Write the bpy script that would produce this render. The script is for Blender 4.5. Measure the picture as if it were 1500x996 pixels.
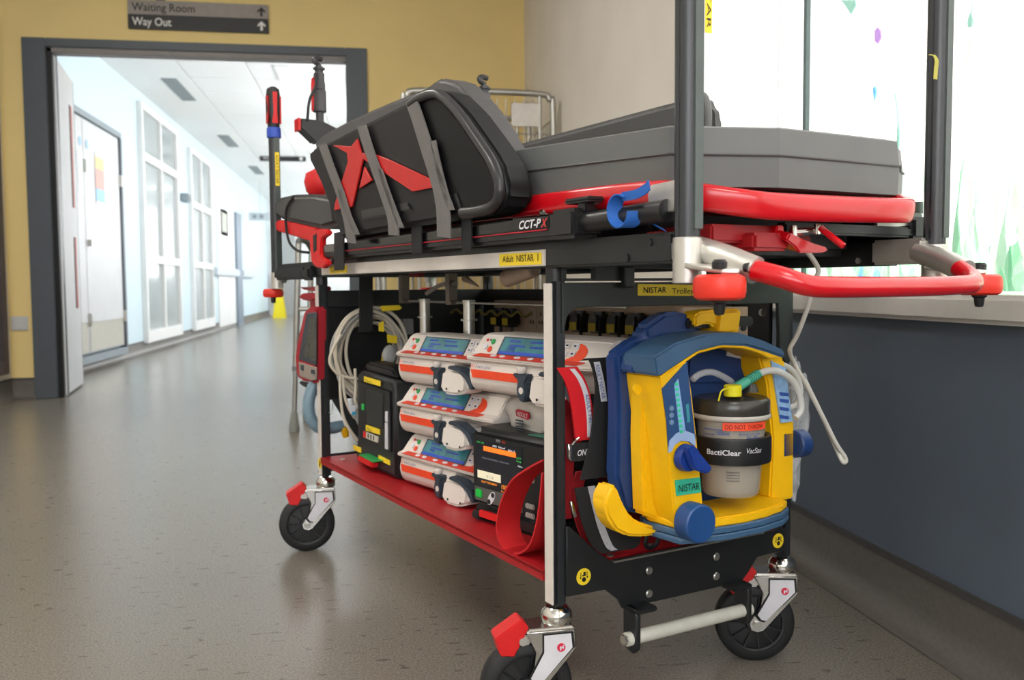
import bpy, bmesh, math, random
from mathutils import Vector, Matrix
random.seed(7)
for o in list(bpy.data.objects): bpy.data.objects.remove(o)
S = bpy.context.scene
COL = S.collection

# ------------------------------------------------------------------ camera
F = 1323.0; PITCH = .0607; ROLL = -.0071; YT = -.524; YR = -.158; CH = .65
def _cam_rows():
    cp, sp = math.cos(PITCH), math.sin(PITCH); c, s = math.cos(ROLL), math.sin(ROLL)
    r = Vector((1, 0, 0)); d = Vector((0, -sp, -cp)); f = Vector((0, cp, -sp))
    rr = r*c - d*s; dd = r*s + d*c
    cy, sy = math.cos(-YR), math.sin(-YR)            # into the room's own axes
    R = lambda v: Vector((v.x*cy + v.y*sy, -v.x*sy + v.y*cy, v.z))
    return R(rr), R(dd), R(f)
CR, CD, CF = _cam_rows()
EYE = Vector((0, 0, CH))
cam = bpy.data.cameras.new('camera'); camo = bpy.data.objects.new('camera', cam); COL.objects.link(camo)
cam.lens = F/1500*36; cam.sensor_width = 36; cam.clip_start = .02
camo.matrix_world = Matrix(((CR.x, -CD.x, -CF.x, EYE.x), (CR.y, -CD.y, -CF.y, EYE.y), (CR.z, -CD.z, -CF.z, EYE.z), (0, 0, 0, 1)))
cam.dof.use_dof = True; cam.dof.focus_distance = 1.35; cam.dof.aperture_fstop = 7.1
S.camera = camo

# ------------------------------------------------------------------ world, lights, exposure
w = bpy.data.worlds.new('world'); S.world = w; w.use_nodes = True
w.node_tree.nodes['Background'].inputs[0].default_value = (.85, .93, 1, 1)
w.node_tree.nodes['Background'].inputs[1].default_value = 1.2
S.view_settings.view_transform = 'Standard'; S.view_settings.look = 'None'
S.view_settings.gamma = 1; S.view_settings.use_curve_mapping = False
S.view_settings.exposure = 0.9
WINDOW_GLOW = .75        # day-lit window film beside the trolley
CORRIDOR_WINDOW = 3.3    # daylight windows in the corridor's right wall
LAMP_FILL = 11.0          # added fill light panels in the unseen hall ceiling
LAMP_CORR = 2.0
HALL_FILL_WINDOW = 3.8        # added fill window behind the camera, out of view
#

# ------------------------------------------------------------------ materials
def lin(h):
    if not isinstance(h, str): return tuple(h)+(1,) if len(h) == 3 else tuple(h)
    v = [int(h[i:i+2], 16)/255 for i in (0, 2, 4)]
    return tuple((x/12.92 if x <= .04045 else ((x+.055)/1.055)**2.4) for x in v)+(1,)
MATS = {}
def mat(name, col, rough=.5, metal=0, spec=.5, var=.06, scale=30, bump=0, bscale=200, emit=0, alpha=1, trans=0, rvar=0, coat=0, stretch=None):
    if name in MATS: return MATS[name]
    m = bpy.data.materials.new(name); m.use_nodes = True; nt = m.node_tree; b = nt.nodes['Principled BSDF']
    c = lin(col)
    b.inputs['Roughness'].default_value = rough; b.inputs['Metallic'].default_value = metal
    b.inputs['Specular IOR Level'].default_value = spec
    b.inputs['Coat Weight'].default_value = coat
    tc = nt.nodes.new('ShaderNodeTexCoord'); src = tc.outputs['Object']
    if stretch:
        mp = nt.nodes.new('ShaderNodeMapping'); mp.inputs['Scale'].default_value = stretch
        nt.links.new(src, mp.inputs['Vector']); src = mp.outputs['Vector']
    n = nt.nodes.new('ShaderNodeTexNoise'); n.inputs['Scale'].default_value = scale; n.inputs['Detail'].default_value = 4
    nt.links.new(src, n.inputs['Vector'])
    r = nt.nodes.new('ShaderNodeValToRGB'); r.color_ramp.elements[0].position = .3; r.color_ramp.elements[1].position = .7
    r.color_ramp.elements[0].color = tuple(x*(1-var) for x in c[:3])+(1,)
    r.color_ramp.elements[1].color = tuple(min(1, x*(1+var)) for x in c[:3])+(1,)
    nt.links.new(n.outputs['Fac'], r.inputs['Fac']); nt.links.new(r.outputs['Color'], b.inputs['Base Color'])
    if rvar:
        mr = nt.nodes.new('ShaderNodeMapRange'); mr.inputs['To Min'].default_value = max(0, rough-rvar); mr.inputs['To Max'].default_value = min(1, rough+rvar)
        nt.links.new(n.outputs['Fac'], mr.inputs['Value']); nt.links.new(mr.outputs['Result'], b.inputs['Roughness'])
    if bump:
        n2 = nt.nodes.new('ShaderNodeTexNoise'); n2.inputs['Scale'].default_value = bscale; n2.inputs['Detail'].default_value = 3
        nt.links.new(src, n2.inputs['Vector'])
        bp = nt.nodes.new('ShaderNodeBump'); bp.inputs['Strength'].default_value = bump; bp.inputs['Distance'].default_value = .002
        nt.links.new(n2.outputs['Fac'], bp.inputs['Height']); nt.links.new(bp.outputs['Normal'], b.inputs['Normal'])
    if emit:
        b.inputs['Emission Strength'].default_value = emit; nt.links.new(r.outputs['Color'], b.inputs['Emission Color'])
    if trans: b.inputs['Transmission Weight'].default_value = trans; b.inputs['IOR'].default_value = 1.3
    if alpha < 1: b.inputs['Alpha'].default_value = alpha
    MATS[name] = m; return m

black = mat('black_powder_coat', '1d1f21', .45, bump=.05, bscale=900)
dblack = mat('black_plastic', '17181a', .38)
postblack = mat('black_anodised', '25282c', .35, spec=.6)
greenblack = mat('grey_black_sheet', '2b302f', .5)
rubber = mat('black_rubber', '1b1c1e', .6)
red = mat('red_gloss', 'c80c1a', .25, coat=.25, var=.04)
redtray = mat('red_tray', 'a5141c', .45, var=.08, rvar=.08)
redflat = mat('red_plastic', 'd61a1c', .45)
redroll = mat('red_polyurethane', 'e0301f', .42, var=.05)
webred = mat('red_webbing', 'c3171c', .7, bump=.3, bscale=500)
silver = mat('brushed_aluminium', 'c9c6c0', .32, 1, var=.08, stretch=(1, 1, .1), scale=80)
castalu = mat('cast_aluminium', 'cfccc6', .42, .85, var=.05)
chrome = mat('chrome', 'd8d6d0', .12, 1)
steel = mat('zinc_steel', 'b9b8b2', .35, .9)
white = mat('white_strip', 'd8d0c8', .5, var=.03)
whiteplastic = mat('white_plastic', 'dcd3cb', .42, var=.02)
cream = mat('cream_cable', 'cfc6b4', .5)
tubewhite = mat('white_tube', 'dcd9d0', .35)
yellow = mat('yellow_plastic', 'f4bd08', .42, var=.03)
labyel = mat('yellow_label', 'f6d62a', .5, var=.03)
blue = mat('navy_plastic', '1d3c72', .42, var=.04)
bluel = mat('slate_blue_plastic', '3d5f80', .45, var=.05)
strapblue = mat('blue_webbing', '1c5fb4', .7, bump=.3, bscale=600)
knobblue = mat('blue_knob', '1c4780', .4)
greyvinyl = mat('grey_vinyl', '5f6160', .5, var=.05, scale=12, bump=.04, bscale=60)
darkvinyl = mat('charcoal_vinyl', '474747', .5, var=.06, scale=10, bump=.05, bscale=60)
webgrey = mat('grey_webbing', '6b6866', .75, bump=.4, bscale=700)
webblack = mat('black_webbing', '1f1f20', .8, bump=.3, bscale=700)
ink = mat('black_ink', '141414', .7)
inkblue = mat('blue_ink', '2b4f9e', .6)
paper = mat('white_label', 'd9d8de', .6)
reflect = mat('reflective_tape', 'b9b8be', .5, var=.12, scale=200)
orange = mat('orange_stripe', 'e8451c', .45)
slate = mat('slate_clamp', '2f3a46', .45)
scrteal = mat('lcd_teal', '2f6f78', .25, emit=.10, var=.25, scale=40)
scrblue = mat('lcd_blue', '1b3fa8', .25, emit=.15)
scrdark = mat('screen_dark', '15171f', .2)
green = mat('green_plastic', '1f9a4a', .4)
clear = mat('clear_plastic', 'e8ecee', .12, trans=.0, alpha=.28)
poly = mat('clear_polythene', 'e6eaee', .2, alpha=.3, bump=.8, bscale=40)
smoke = mat('clear_tub', 'cfcac0', .15, alpha=.45)
redinner = mat('red_cloth', 'b01a22', .75)

# ------------------------------------------------------------------ frames
CT, ST = math.cos(.366), math.sin(.366)
TO = Vector((.2665, 1.2741, 0))
def t2w(p): return Vector((TO.x + p[0]*CT - p[1]*ST, TO.y + p[0]*ST + p[1]*CT, p[2]))
def w2t(v): d = v-TO; return Vector((d.x*CT + d.y*ST, -d.x*ST + d.y*CT, v.z))
_E = w2t(EYE)
def _ray(x, y):
    v = CR*((x-750)/F) + CD*((y-498)/F) + CF
    return Vector((v.x*CT + v.y*ST, -v.x*ST + v.y*CT, v.z))
# a measured image point carried to a known plane of the trolley (a across, b along, z up)
def A(a, x, y): d = _ray(x, y); t = (a-_E.x)/d.x; return _E + d*t
def B(b, x, y): d = _ray(x, y); t = (b-_E.y)/d.y; return _E + d*t
def ZP(z, x, y): d = _ray(x, y); t = (z-_E.z)/d.z; return _E + d*t
def As(a, pts): return [A(a, *p) for p in pts]
def Bs(b, pts): return [B(b, *p) for p in pts]

# ------------------------------------------------------------------ geometry
def new(): return bmesh.new()
def box(bm, c0, c1, bev=0, seg=2):
    g = bmesh.ops.create_cube(bm, size=1)
    c0 = Vector(c0); c1 = Vector(c1); m = (c0+c1)/2; s = c1-c0
    for v in g['verts']: v.co = Vector((v.co.x*s.x+m.x, v.co.y*s.y+m.y, v.co.z*s.z+m.z))
    if bev:
        es = list({e for v in g['verts'] for e in v.link_edges})
        bmesh.ops.bevel(bm, geom=es, offset=bev, segments=seg, affect='EDGES', clamp_overlap=True)
    return bm
def prism(bm, pts, vec, bev=0, seg=2):
    vec = Vector(vec); n = len(pts)
    v0 = [bm.verts.new(p) for p in pts]; v1 = [bm.verts.new(Vector(p)+vec) for p in pts]
    fs = [bm.faces.new(v0), bm.faces.new(v1[::-1])]
    for i in range(n): fs.append(bm.faces.new((v0[i], v0[(i+1) % n], v1[(i+1) % n], v1[i])))
    bmesh.ops.recalc_face_normals(bm, faces=fs)
    if bev:
        es = list({e for f in fs for e in f.edges})
        bmesh.ops.bevel(bm, geom=es, offset=bev, segments=seg, affect='EDGES', clamp_overlap=True)
    return bm
def _frame(d):
    d = d.normalized(); u = Vector((0, 0, 1)) if abs(d.z) < .9 else Vector((1, 0, 0))
    x = d.cross(u).normalized(); return x, x.cross(d).normalized()
def cyl(bm, p0, p1, r0, r1=None, n=20, bev=0):
    p0 = Vector(p0); p1 = Vector(p1); r1 = r0 if r1 is None else r1
    x, y = _frame(p1-p0)
    rings = []
    prof = [(p0, r0), (p1, r1)]
    if bev:
        d = (p1-p0).normalized()*bev
        prof = [(p0, r0-bev), (p0+d, r0), (p1-d, r1), (p1, r1-bev)]
    for p, r in prof: rings.append([bm.verts.new(p+x*(r*math.cos(2*math.pi*i/n))+y*(r*math.sin(2*math.pi*i/n))) for i in range(n)])
    fs = [bm.faces.new(rings[0][::-1]), bm.faces.new(rings[-1])]
    for a, b in zip(rings, rings[1:]):
        for i in range(n): fs.append(bm.faces.new((a[i], a[(i+1) % n], b[(i+1) % n], b[i])))
    bmesh.ops.recalc_face_normals(bm, faces=fs)
    return bm
def lathe(bm, prof, origin=(0, 0, 0), axis='z', n=28, ring=False):
    o = Vector(origin); rings = []
    for r, h in prof:
        ring = []
        for i in range(n):
            c, s = r*math.cos(2*math.pi*i/n), r*math.sin(2*math.pi*i/n)
            p = Vector((c, s, h)) if axis == 'z' else Vector((c, h, s)) if axis == 'y' else Vector((h, c, s))
            ring.append(bm.verts.new(o+p))
        rings.append(ring)
    fs = []
    rr = rings+[rings[0]] if ring else rings
    for a, b in zip(rr, rr[1:]):
        for i in range(n): fs.append(bm.faces.new((a[i], a[(i+1) % n], b[(i+1) % n], b[i])))
    if not ring: fs.append(bm.faces.new(rings[0])); fs.append(bm.faces.new(rings[-1]))
    bmesh.ops.recalc_face_normals(bm, faces=fs)
    return bm
def spline(pts, k=6, closed=False):
    P = [Vector(p) for p in pts]; out = []; n = len(P)
    for i in range(n if closed else n-1):
        p0 = P[i-1] if (closed or i > 0) else P[0]*2-P[1]
        p1 = P[i]; p2 = P[(i+1) % n]
        p3 = P[(i+2) % n] if (closed or i+2 < n) else P[-1]*2-P[-2]
        for j in range(k):
            t = j/k
            out.append(.5*((2*p1)+(p2-p0)*t+(2*p0-5*p1+4*p2-p3)*t*t+(3*p1-p0-3*p2+p3)*t**3))
    if not closed: out.append(P[-1])
    return out
def tube(bm, pts, r, n=10, k=6, closed=False, prof=None):
    P = spline(pts, k, closed) if k > 1 else [Vector(p) for p in pts]
    if prof is None: prof = [(math.cos(2*math.pi*i/n)*r, math.sin(2*math.pi*i/n)*r) for i in range(n)]
    rings = []; x = None
    for i, p in enumerate(P):
        d = (P[(i+1) % len(P)] if (closed or i+1 < len(P)) else p) - (P[i-1] if (closed or i > 0) else p)
        d.normalize()
        if x is None: x, y = _frame(d)
        else:
            x = (x - d*x.dot(d)).normalized()
        y = x.cross(d).normalized()
        rings.append([bm.verts.new(p+x*a+y*b) for a, b in prof])
    n = len(prof); fs = []
    rr = rings+[rings[0]] if closed else rings
    for a, b in zip(rr, rr[1:]):
        for i in range(n): fs.append(bm.faces.new((a[i], a[(i+1) % n], b[(i+1) % n], b[i])))
    if not closed: fs.append(bm.faces.new(rings[0][::-1])); fs.append(bm.faces.new(rings[-1]))
    bmesh.ops.recalc_face_normals(bm, faces=fs)
    return bm
def ribbon(bm, pts, wvec, th, k=5, nrm=None):
    """flat webbing: path pts, width vector(s), thickness"""
    P = spline(pts, k) if k > 1 else [Vector(p) for p in pts]
    wv = Vector(wvec); rows = []
    for i, p in enumerate(P):
        d = (P[min(i+1, len(P)-1)]-P[max(i-1, 0)]).normalized()
        nn = d.cross(wv).normalized()*th/2
        h = wv/2
        rows.append([bm.verts.new(q) for q in (p-h+nn, p+h+nn, p+h-nn, p-h-nn)])
    fs = []
    for a, b in zip(rows, rows[1:]):
        for i in range(4): fs.append(bm.faces.new((a[i], a[(i+1) % 4], b[(i+1) % 4], b[i])))
    fs.append(bm.faces.new(rows[0])); fs.append(bm.faces.new(rows[-1]))
    bmesh.ops.recalc_face_normals(bm, faces=fs)
    return bm
def disc(bm, c, nrm, r, th=.001, n=20):
    c = Vector(c); nrm = Vector(nrm).normalized(); return cyl(bm, c, c+nrm*th, r, n=n)

# ------------------------------------------------------------------ objects
BASE = {}
def mesh_of(name, bm, m, smooth, base):
    if base is not None:
        for v in bm.verts: v.co -= base
    me = bpy.data.meshes.new(name); bm.to_mesh(me); bm.free()
    me.materials.append(m)
    if smooth:
        for p in me.polygons: p.use_smooth = True
        try: me.set_sharp_from_angle(angle=math.radians(smooth if smooth > 1 else 40))
        except Exception: pass
    return me
def props(o, label, cat=None, group=None, kind=None):
    if label: o['label'] = label
    if cat: o['category'] = cat
    if group: o['group'] = group
    if kind: o['kind'] = kind
def thing(name, label, cat, base=(0, 0, 0), group=None, rot=0, local=False, room=False):
    """an Empty at the thing's base; trolley frame unless room=True; local=True: parts come in its own frame"""
    o = bpy.data.objects.new(name, None); COL.objects.link(o); o.empty_display_size = .1
    b = Vector(base)
    o.location = b if room else t2w(b); o.rotation_euler = (0, 0, rot if room else .366+rot)
    props(o, label, cat, group); BASE[o.name] = Vector((0, 0, 0)) if local else b
    return o
def part(name, bm, m, parent, smooth=40, label=None, kind=None):
    base = BASE[parent.name]
    o = bpy.data.objects.new(name, mesh_of(name, bm, m, smooth, base)); COL.objects.link(o)
    o.parent = parent; BASE[o.name] = base
    props(o, label, None, None, kind); return o
def single(name, bm, m, label, cat, base, group=None, smooth=40, room=False, kind=None):
    b = Vector(base); o = bpy.data.objects.new(name, mesh_of(name, bm, m, smooth, b)); COL.objects.link(o)
    o.location = b if room else t2w(b); o.rotation_euler = (0, 0, 0 if room else .366)
    BASE[o.name] = b; props(o, label, cat, group, kind); return o
def struct(name, bm, m, smooth=0, label=None, cat=None):
    o = bpy.data.objects.new(name, mesh_of(name, bm, m, smooth, None)); COL.objects.link(o)
    BASE[o.name] = Vector((0, 0, 0)); props(o, label, cat, None, 'structure'); return o
def copy_tree(o, parent=None):
    c = o.copy(); COL.objects.link(c); BASE[c.name] = BASE[o.name]
    if parent is not None: c.parent = parent
    for ch in list(o.children): copy_tree(ch, c)
    return c
def lettering(parent, s, org, xd, yd, size, m, name='lettering', fit=None, shear=0, bold=0, align='LEFT'):
    cu = bpy.data.curves.new(name, 'FONT'); cu.body = s; cu.size = 1; cu.align_x = align; cu.shear = shear; cu.offset = bold
    cu.resolution_u = 3; cu.extrude = .0
    to = bpy.data.objects.new('tmp', cu)
    me = bpy.data.meshes.new_from_object(to); bpy.data.objects.remove(to); bpy.data.curves.remove(cu)
    me.name = name; me.materials.clear(); me.materials.append(m)
    xd = Vector(xd).normalized(); yd = Vector(yd); yd = (yd-xd*yd.dot(xd)).normalized(); nn = xd.cross(yd)
    sx = sy = size
    if fit and len(me.vertices):
        xs = [v.co.x for v in me.vertices]; sx = fit/max(1e-6, max(xs)-min(xs))
    o0 = Vector(org) - BASE[parent.name]
    for v in me.vertices: v.co = o0 + xd*(v.co.x*sx) + yd*(v.co.y*sy) + nn*.0004
    o = bpy.data.objects.new(name, me); COL.objects.link(o); o.parent = parent; BASE[o.name] = BASE[parent.name]
    return o
def plate(bm, corners, nrm, th=.001):
    """flat sticker from four corners, thickness along nrm"""
    return prism(bm, [Vector(c) for c in corners], Vector(nrm).normalized()*th)

# ================================================================== the setting
def floor_material():
    m = bpy.data.materials.new('vinyl_floor'); m.use_nodes = True; nt = m.node_tree; b = nt.nodes['Principled BSDF']; L = nt.links.new
    tc = nt.nodes.new('ShaderNodeTexCoord')
    n1 = nt.nodes.new('ShaderNodeTexNoise'); n1.inputs['Scale'].default_value = 260; n1.inputs['Detail'].default_value = 6
    n2 = nt.nodes.new('ShaderNodeTexNoise'); n2.inputs['Scale'].default_value = 2.2; n2.inputs['Detail'].default_value = 3
    mp = nt.nodes.new('ShaderNodeMapping'); mp.inputs['Scale'].default_value = (30, 75, 1); mp.inputs['Rotation'].default_value = (0, 0, 0)
    n3 = nt.nodes.new('ShaderNodeTexNoise'); n3.inputs['Scale'].default_value = 1.0; n3.inputs['Detail'].default_value = 0; n3.noise_dimensions = '2D'
    for n in (n1, n2): L(tc.outputs['Object'], n.inputs['Vector'])
    L(tc.outputs['Object'], mp.inputs['Vector']); L(mp.outputs['Vector'], n3.inputs['Vector'])
    r1 = nt.nodes.new('ShaderNodeValToRGB'); r1.color_ramp.elements[0].position = .3; r1.color_ramp.elements[1].position = .7
    r1.color_ramp.elements[0].color = lin('67625a'); r1.color_ramp.elements[1].color = lin('8f897f')
    L(n1.outputs['Fac'], r1.inputs['Fac'])
    r2 = nt.nodes.new('ShaderNodeValToRGB'); r2.color_ramp.elements[0].color = (.92, .92, .92, 1); r2.color_ramp.elements[1].color = (1.05, 1.04, 1.03, 1)
    L(n2.outputs['Fac'], r2.inputs['Fac'])
    mx = nt.nodes.new('ShaderNodeMixRGB'); mx.blend_type = 'MULTIPLY'; mx.inputs[0].default_value = 1
    L(r1.outputs['Color'], mx.inputs[1]); L(r2.outputs['Color'], mx.inputs[2])
    r3 = nt.nodes.new('ShaderNodeValToRGB'); r3.color_ramp.elements[0].position = .805; r3.color_ramp.elements[1].position = .825
    r3.color_ramp.elements[0].color = (1, 1, 1, 1); r3.color_ramp.elements[1].color = (.45, .43, .42, 1)
    L(n3.outputs['Fac'], r3.inputs['Fac'])
    mx2 = nt.nodes.new('ShaderNodeMixRGB'); mx2.blend_type = 'MULTIPLY'; mx2.inputs[0].default_value = .65
    L(mx.outputs[0], mx2.inputs[1]); L(r3.outputs['Color'], mx2.inputs[2]); L(mx2.outputs[0], b.inputs['Base Color'])
    b.inputs['Roughness'].default_value = .27
    bp = nt.nodes.new('ShaderNodeBump'); bp.inputs['Strength'].default_value = .05; bp.inputs['Distance'].default_value = .001
    L(n1.outputs['Fac'], bp.inputs['Height']); L(bp.outputs['Normal'], b.inputs['Normal'])
    b.inputs['Specular IOR Level'].default_value = .55
    return m
vinyl = floor_material()
m_yellow = mat('yellow_wall_paint', 'f0d693', .75, var=.03, scale=3, bump=.06, bscale=150)
m_beige = mat('beige_wall_paint', 'ebe4da', .75, var=.03, scale=3, bump=.06, bscale=150)
m_dark = mat('slate_wall_cladding', '606b7a', .55, var=.06, scale=4, bump=.04, bscale=300)
m_white = mat('white_paint', 'e6e6e4', .6, var=.02, scale=4)
m_blue = mat('pale_blue_paint', 'cbdde4', .7, var=.02, scale=3)
m_frame = mat('dark_grey_frame', '565c63', .5, var=.04)
m_door = mat('grey_door_laminate', 'c9cacb', .5, var=.03, scale=6)
m_skirt = mat('grey_coved_vinyl', '6a655f', .45, var=.12, scale=120)
m_strip = mat('dark_capping', '4d4b4a', .5)
m_ceil = mat('ceiling_tile', 'e4e5e3', .8, var=.02, scale=20)
m_sill = mat('white_sill', 'd8d4cc', .35, var=.03)
m_glass = mat('grey_glazing', 'a4acac', .12, var=.05, scale=2)
m_kick = mat('kick_plate', 'c9c5b8', .35, .5)
m_red = mat('red_vision_strip', 'a5432f', .5)
m_fill_lamp = mat('fill_lamp_diffuser', 'fff9f0', .5, emit=LAMP_FILL, var=0)
m_lamp2 = mat('corridor_lamp', 'f4f8ff', .5, emit=LAMP_CORR, var=0)
m_day = mat('daylit_glazing', 'f6f8fa', .3, emit=CORRIDOR_WINDOW, var=0)
m_film = mat('window_film', 'f6f4f1', .4, emit=WINDOW_GLOW, var=.02, scale=2)

YW = 5.7; XR = 1.0; XL = -2.08; XC = -2.2; HC = 2.6; YE = 21.0; YB = -2.6
bm = new(); box(bm, (XC-.2, YB-.2, -.1), (1.3, YE+.2, 0)); struct('floor', bm, vinyl)
# yellow wall with the door opening
bm = new(); box(bm, (XL-.14, YW, 0), (-1.95, YW+.12, HC)); box(bm, (.02, YW, 0), (XR+.2, YW+.12, HC)); box(bm, (-1.95, YW, 2.1), (.02, YW+.12, HC))
struct('wall_back', bm, m_yellow)
bm = new(); box(bm, (XL-.12, YB, 0), (XL, YW, HC)); struct('wall_left', bm, mat('off_white_paint', 'dedad2', .75, var=.02, scale=3))
bm = new(); box(bm, (XL-.12, YB-.12, 0), (XR+.2, YB, HC)); struct('wall_camera_side', bm, mat('off_white_paint', 'dedad2', .75, var=.02, scale=3))
bm = new(); box(bm, (XL-.12, YB-.12, HC), (XR+.2, YW+.12, HC+.1)); struct('ceiling', bm, m_ceil)
# right wall: window from Y -1.2 to 2.76
WY0, WY1, WZ0, WZ1 = -1.2, 2.77, .628, 2.35
bm = new(); box(bm, (XR, YB, 0), (XR+.14, YW, .6)); struct('wall_right_lower', bm, m_dark)
bm = new(); box(bm, (XR, WY1, .6), (XR+.14, YW, HC)); box(bm, (XR, YB, .6), (XR+.14, WY0, HC)); box(bm, (XR, WY0, WZ1), (XR+.14, WY1, HC))
struct('wall_right', bm, m_beige)
bm = new(); box(bm, (XR-.035, WY0-.05, .582), (XR+.1, WY1+.05, .629), .008); struct('trim_1', bm, m_sill)['label'] = 'white window sill over the dark wall'
# skirting: coved vinyl with capping strip
def skirting(name, path, inward):
    bm = new(); vs = []
    prof = [(.0, .112), (.004, .112), (.005, .05), (.012, .02), (.03, .004), (.05, .0015), (0, .0)]
    n = Vector(inward)
    for p in path: vs.append([bm.verts.new(Vector((p[0], p[1], 0))+n*d+Vector((0, 0, z))) for d, z in prof])
    for a, b in zip(vs, vs[1:]):
        for i in range(len(prof)-1): bm.faces.new((a[i], a[i+1], b[i+1], b[i]))
    bmesh.ops.recalc_face_normals(bm, faces=bm.faces)
    o = struct(name, bm, m_skirt, smooth=60)
    bm = new(); p0, p1 = Vector(path[0]+(0,)), Vector(path[-1]+(0,))
    prism(bm, [p0+Vector((0, 0, .11)), p1+Vector((0, 0, .11)), p1+Vector((0, 0, .124)), p0+Vector((0, 0, .124))], n*.006)
    part('capping_strip', bm, m_strip, o)
skirting('baseboard_right', [(XR, YB), (XR, YW)], (-1, 0, 0))
skirting('baseboard_back', [(XL, YW), (-1.95, YW)], (0, -1, 0))
skirting('baseboard_back_right', [(.02, YW), (XR, YW)], (0, -1, 0))
skirting('baseboard_left', [(XL, YB), (XL, YW)], (1, 0, 0))
# the lit window with printed film
bm = new(); box(bm, (XR+.07, WY0, WZ0), (XR+.075, WY1, WZ1)); win = struct('window_1', bm, m_film, label='frosted window with printed flower film above the sill')
m_mull = mat('teal_grey_mullion', '5d6f6e', .4)
for y, wd, mm in ((2.09, .012, m_mull), (.55, .012, m_mull), (-.6, .012, m_mull)):
    bm = new(); box(bm, (XR+.056, y-wd/2, WZ0), (XR+.07, y+wd/2, WZ1), .002); part('mullion', bm, mm, win)
bm = new(); box(bm, (XR+.066, 2.245, WZ0), (XR+.07, 2.255, WZ1)); part('film_joint', bm, mat('film_joint', 'c9c9c9', .5, emit=.5), win)
bm = new(); box(bm, (XR+.03, WY1-.03, WZ0), (XR+.07, WY1, WZ1)); part('window_frame', bm, m_white, win)
# printed plants on the film: flat print, backlit
def film_print(name, col, e): return mat(name, col, .5, emit=e*.5, spec=.1, var=.12, scale=14)
pg = [film_print('film_green_pale', 'cfe2cf', .92), film_print('film_green_mid', 'a9cfb4', .8), film_print('film_green_deep', '8fbfa0', .7), film_print('film_grey', 'd6d6d0', .95), film_print('film_pale_mint', 'e2ece2', 1.05)]
pb = film_print('film_blue', '6fb0ee', .8); pv = film_print('film_violet', 'b58fd0', .8); pw = film_print('film_bud', 'fbfbf8', 1.3); pt = film_print('film_teal', '8fbcae', .8)
def RX(x, y, X):
    v = CR*((x-750)/F)+CD*((y-498)/F)+CF; return EYE+v*(X/v.x)
def blade(pts, m, name='printed_blade'):
    bm = new(); prism(bm, [RX(x, y, XR+.066) for x, y in pts], (.003, 0, 0)); part(name, bm, m, win)
def leaf(x0, y0, x1, y1, wd, m):
    pts = []; n = 8
    bow = random.uniform(-.08, .08)*abs(y1-y0)
    for i in range(n+1):
        t = i/n; pts.append((x0+(x1-x0)*t+bow*math.sin(t*math.pi)-wd*math.sin(min(1, t*1.15+.25)*math.pi)*.5, y0+(y1-y0)*t))
    for i in range(n, -1, -1):
        t = i/n; pts.append((x0+(x1-x0)*t+bow*math.sin(t*math.pi)+wd*math.sin(min(1, t*1.15+.25)*math.pi)*.5+.2, y0+(y1-y0)*t))
    blade(pts, m)
for x0, x1, yt, wd, k in ((1400, 1410, 235, 9, 2), (1418, 1407, 250, 6, 2), (1432, 1455, 330, 22, 1), (1440, 1436, 205, 7, 0), (1500, 1476, 175, 30, 0), (1465, 1480, 260, 16, 1), (1490, 1500, 300, 30, 2), (1470, 1462, 370, 10, 2),
                          (1385, 1382, 300, 12, 1), (1356, 1350, 290, 16, 0), (1330, 1338, 250, 10, 3), (1300, 1304, 230, 8, 1), (1270, 1280, 260, 14, 2), (1240, 1233, 300, 12, 0), (1215, 1222, 280, 16, 1), (1185, 1180, 300, 10, 2), (1410, 1420, 130, 5, 3),
                          (1445, 1430, 110, 5, 3), (1545, 1520, 200, 40, 2), (1580, 1600, 250, 30, 1), (1640, 1620, 150, 40, 0), (1720, 1750, 200, 50, 1), (1820, 1800, 100, 50, 2)):
    leaf(x0, 427, x1, yt, wd, pg[k])
random.seed(21)
for i in range(90):
    x = random.uniform(1160, 1720); leaf(x, 428, x+random.uniform(-16, 16), random.uniform(230, 390), random.uniform(7, 26), pg[random.choice((0, 0, 3, 3, 4, 4, 1))])
leaf(1311, 240, 1309.5, 136, 3.5, pt); leaf(1234, 190, 1232, 108, 2.5, pg[3]); leaf(1415, 100, 1424, 0, 3, pg[3]); leaf(1420, 40, 1423, 5, 7, pt)
blade([(1231, 0), (1252, 0), (1253, 8), (1246, 21), (1238, 8)], pt, 'printed_petal')
blade([(1281, 45), (1285, 40), (1289, 45), (1290, 55), (1285, 64), (1281, 60)], pv, 'printed_petal')
blade([(1278, 130), (1281, 126), (1283, 135), (1280, 147)], pb, 'printed_petal')
blade([(1374, 74), (1378, 72), (1376, 79)], pg[3], 'printed_petal'); blade([(1353, 95), (1357, 87), (1354, 84)], pg[3], 'printed_petal')
blade([(1472, 345), (1478, 332), (1485, 332), (1491, 345), (1490, 355), (1482, 360), (1474, 356)], pw, 'printed_bud')
blade([(1476, 427), (1478, 360), (1482, 360), (1481, 427)], pg[2], 'printed_stem')
for pts in ([(1255, 412), (1262, 385), (1270, 412)], [(1276, 412), (1282, 380), (1292, 412)], [(1222, 352), (1300, 341), (1306, 345), (1240, 360)]): blade(pts, pb, 'printed_petal')

# glowing window added in the unseen wall behind the camera, as fill light
bm = new(); box(bm, (-1.7, YB-.01, 1.0), (.6, YB+.005, 2.2)); wb = struct('window_10', bm, mat('fill_window_glazing', 'f3f6fa', .3, emit=HALL_FILL_WINDOW, var=0), label='wide added fill light window in the unseen wall behind the camera')
for x in (-1.74, -.58, .6):
    bm = new(); box(bm, (x, YB, .96), (x+.05, YB+.04, 2.24)); part('window_frame', bm, m_white, wb)
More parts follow.
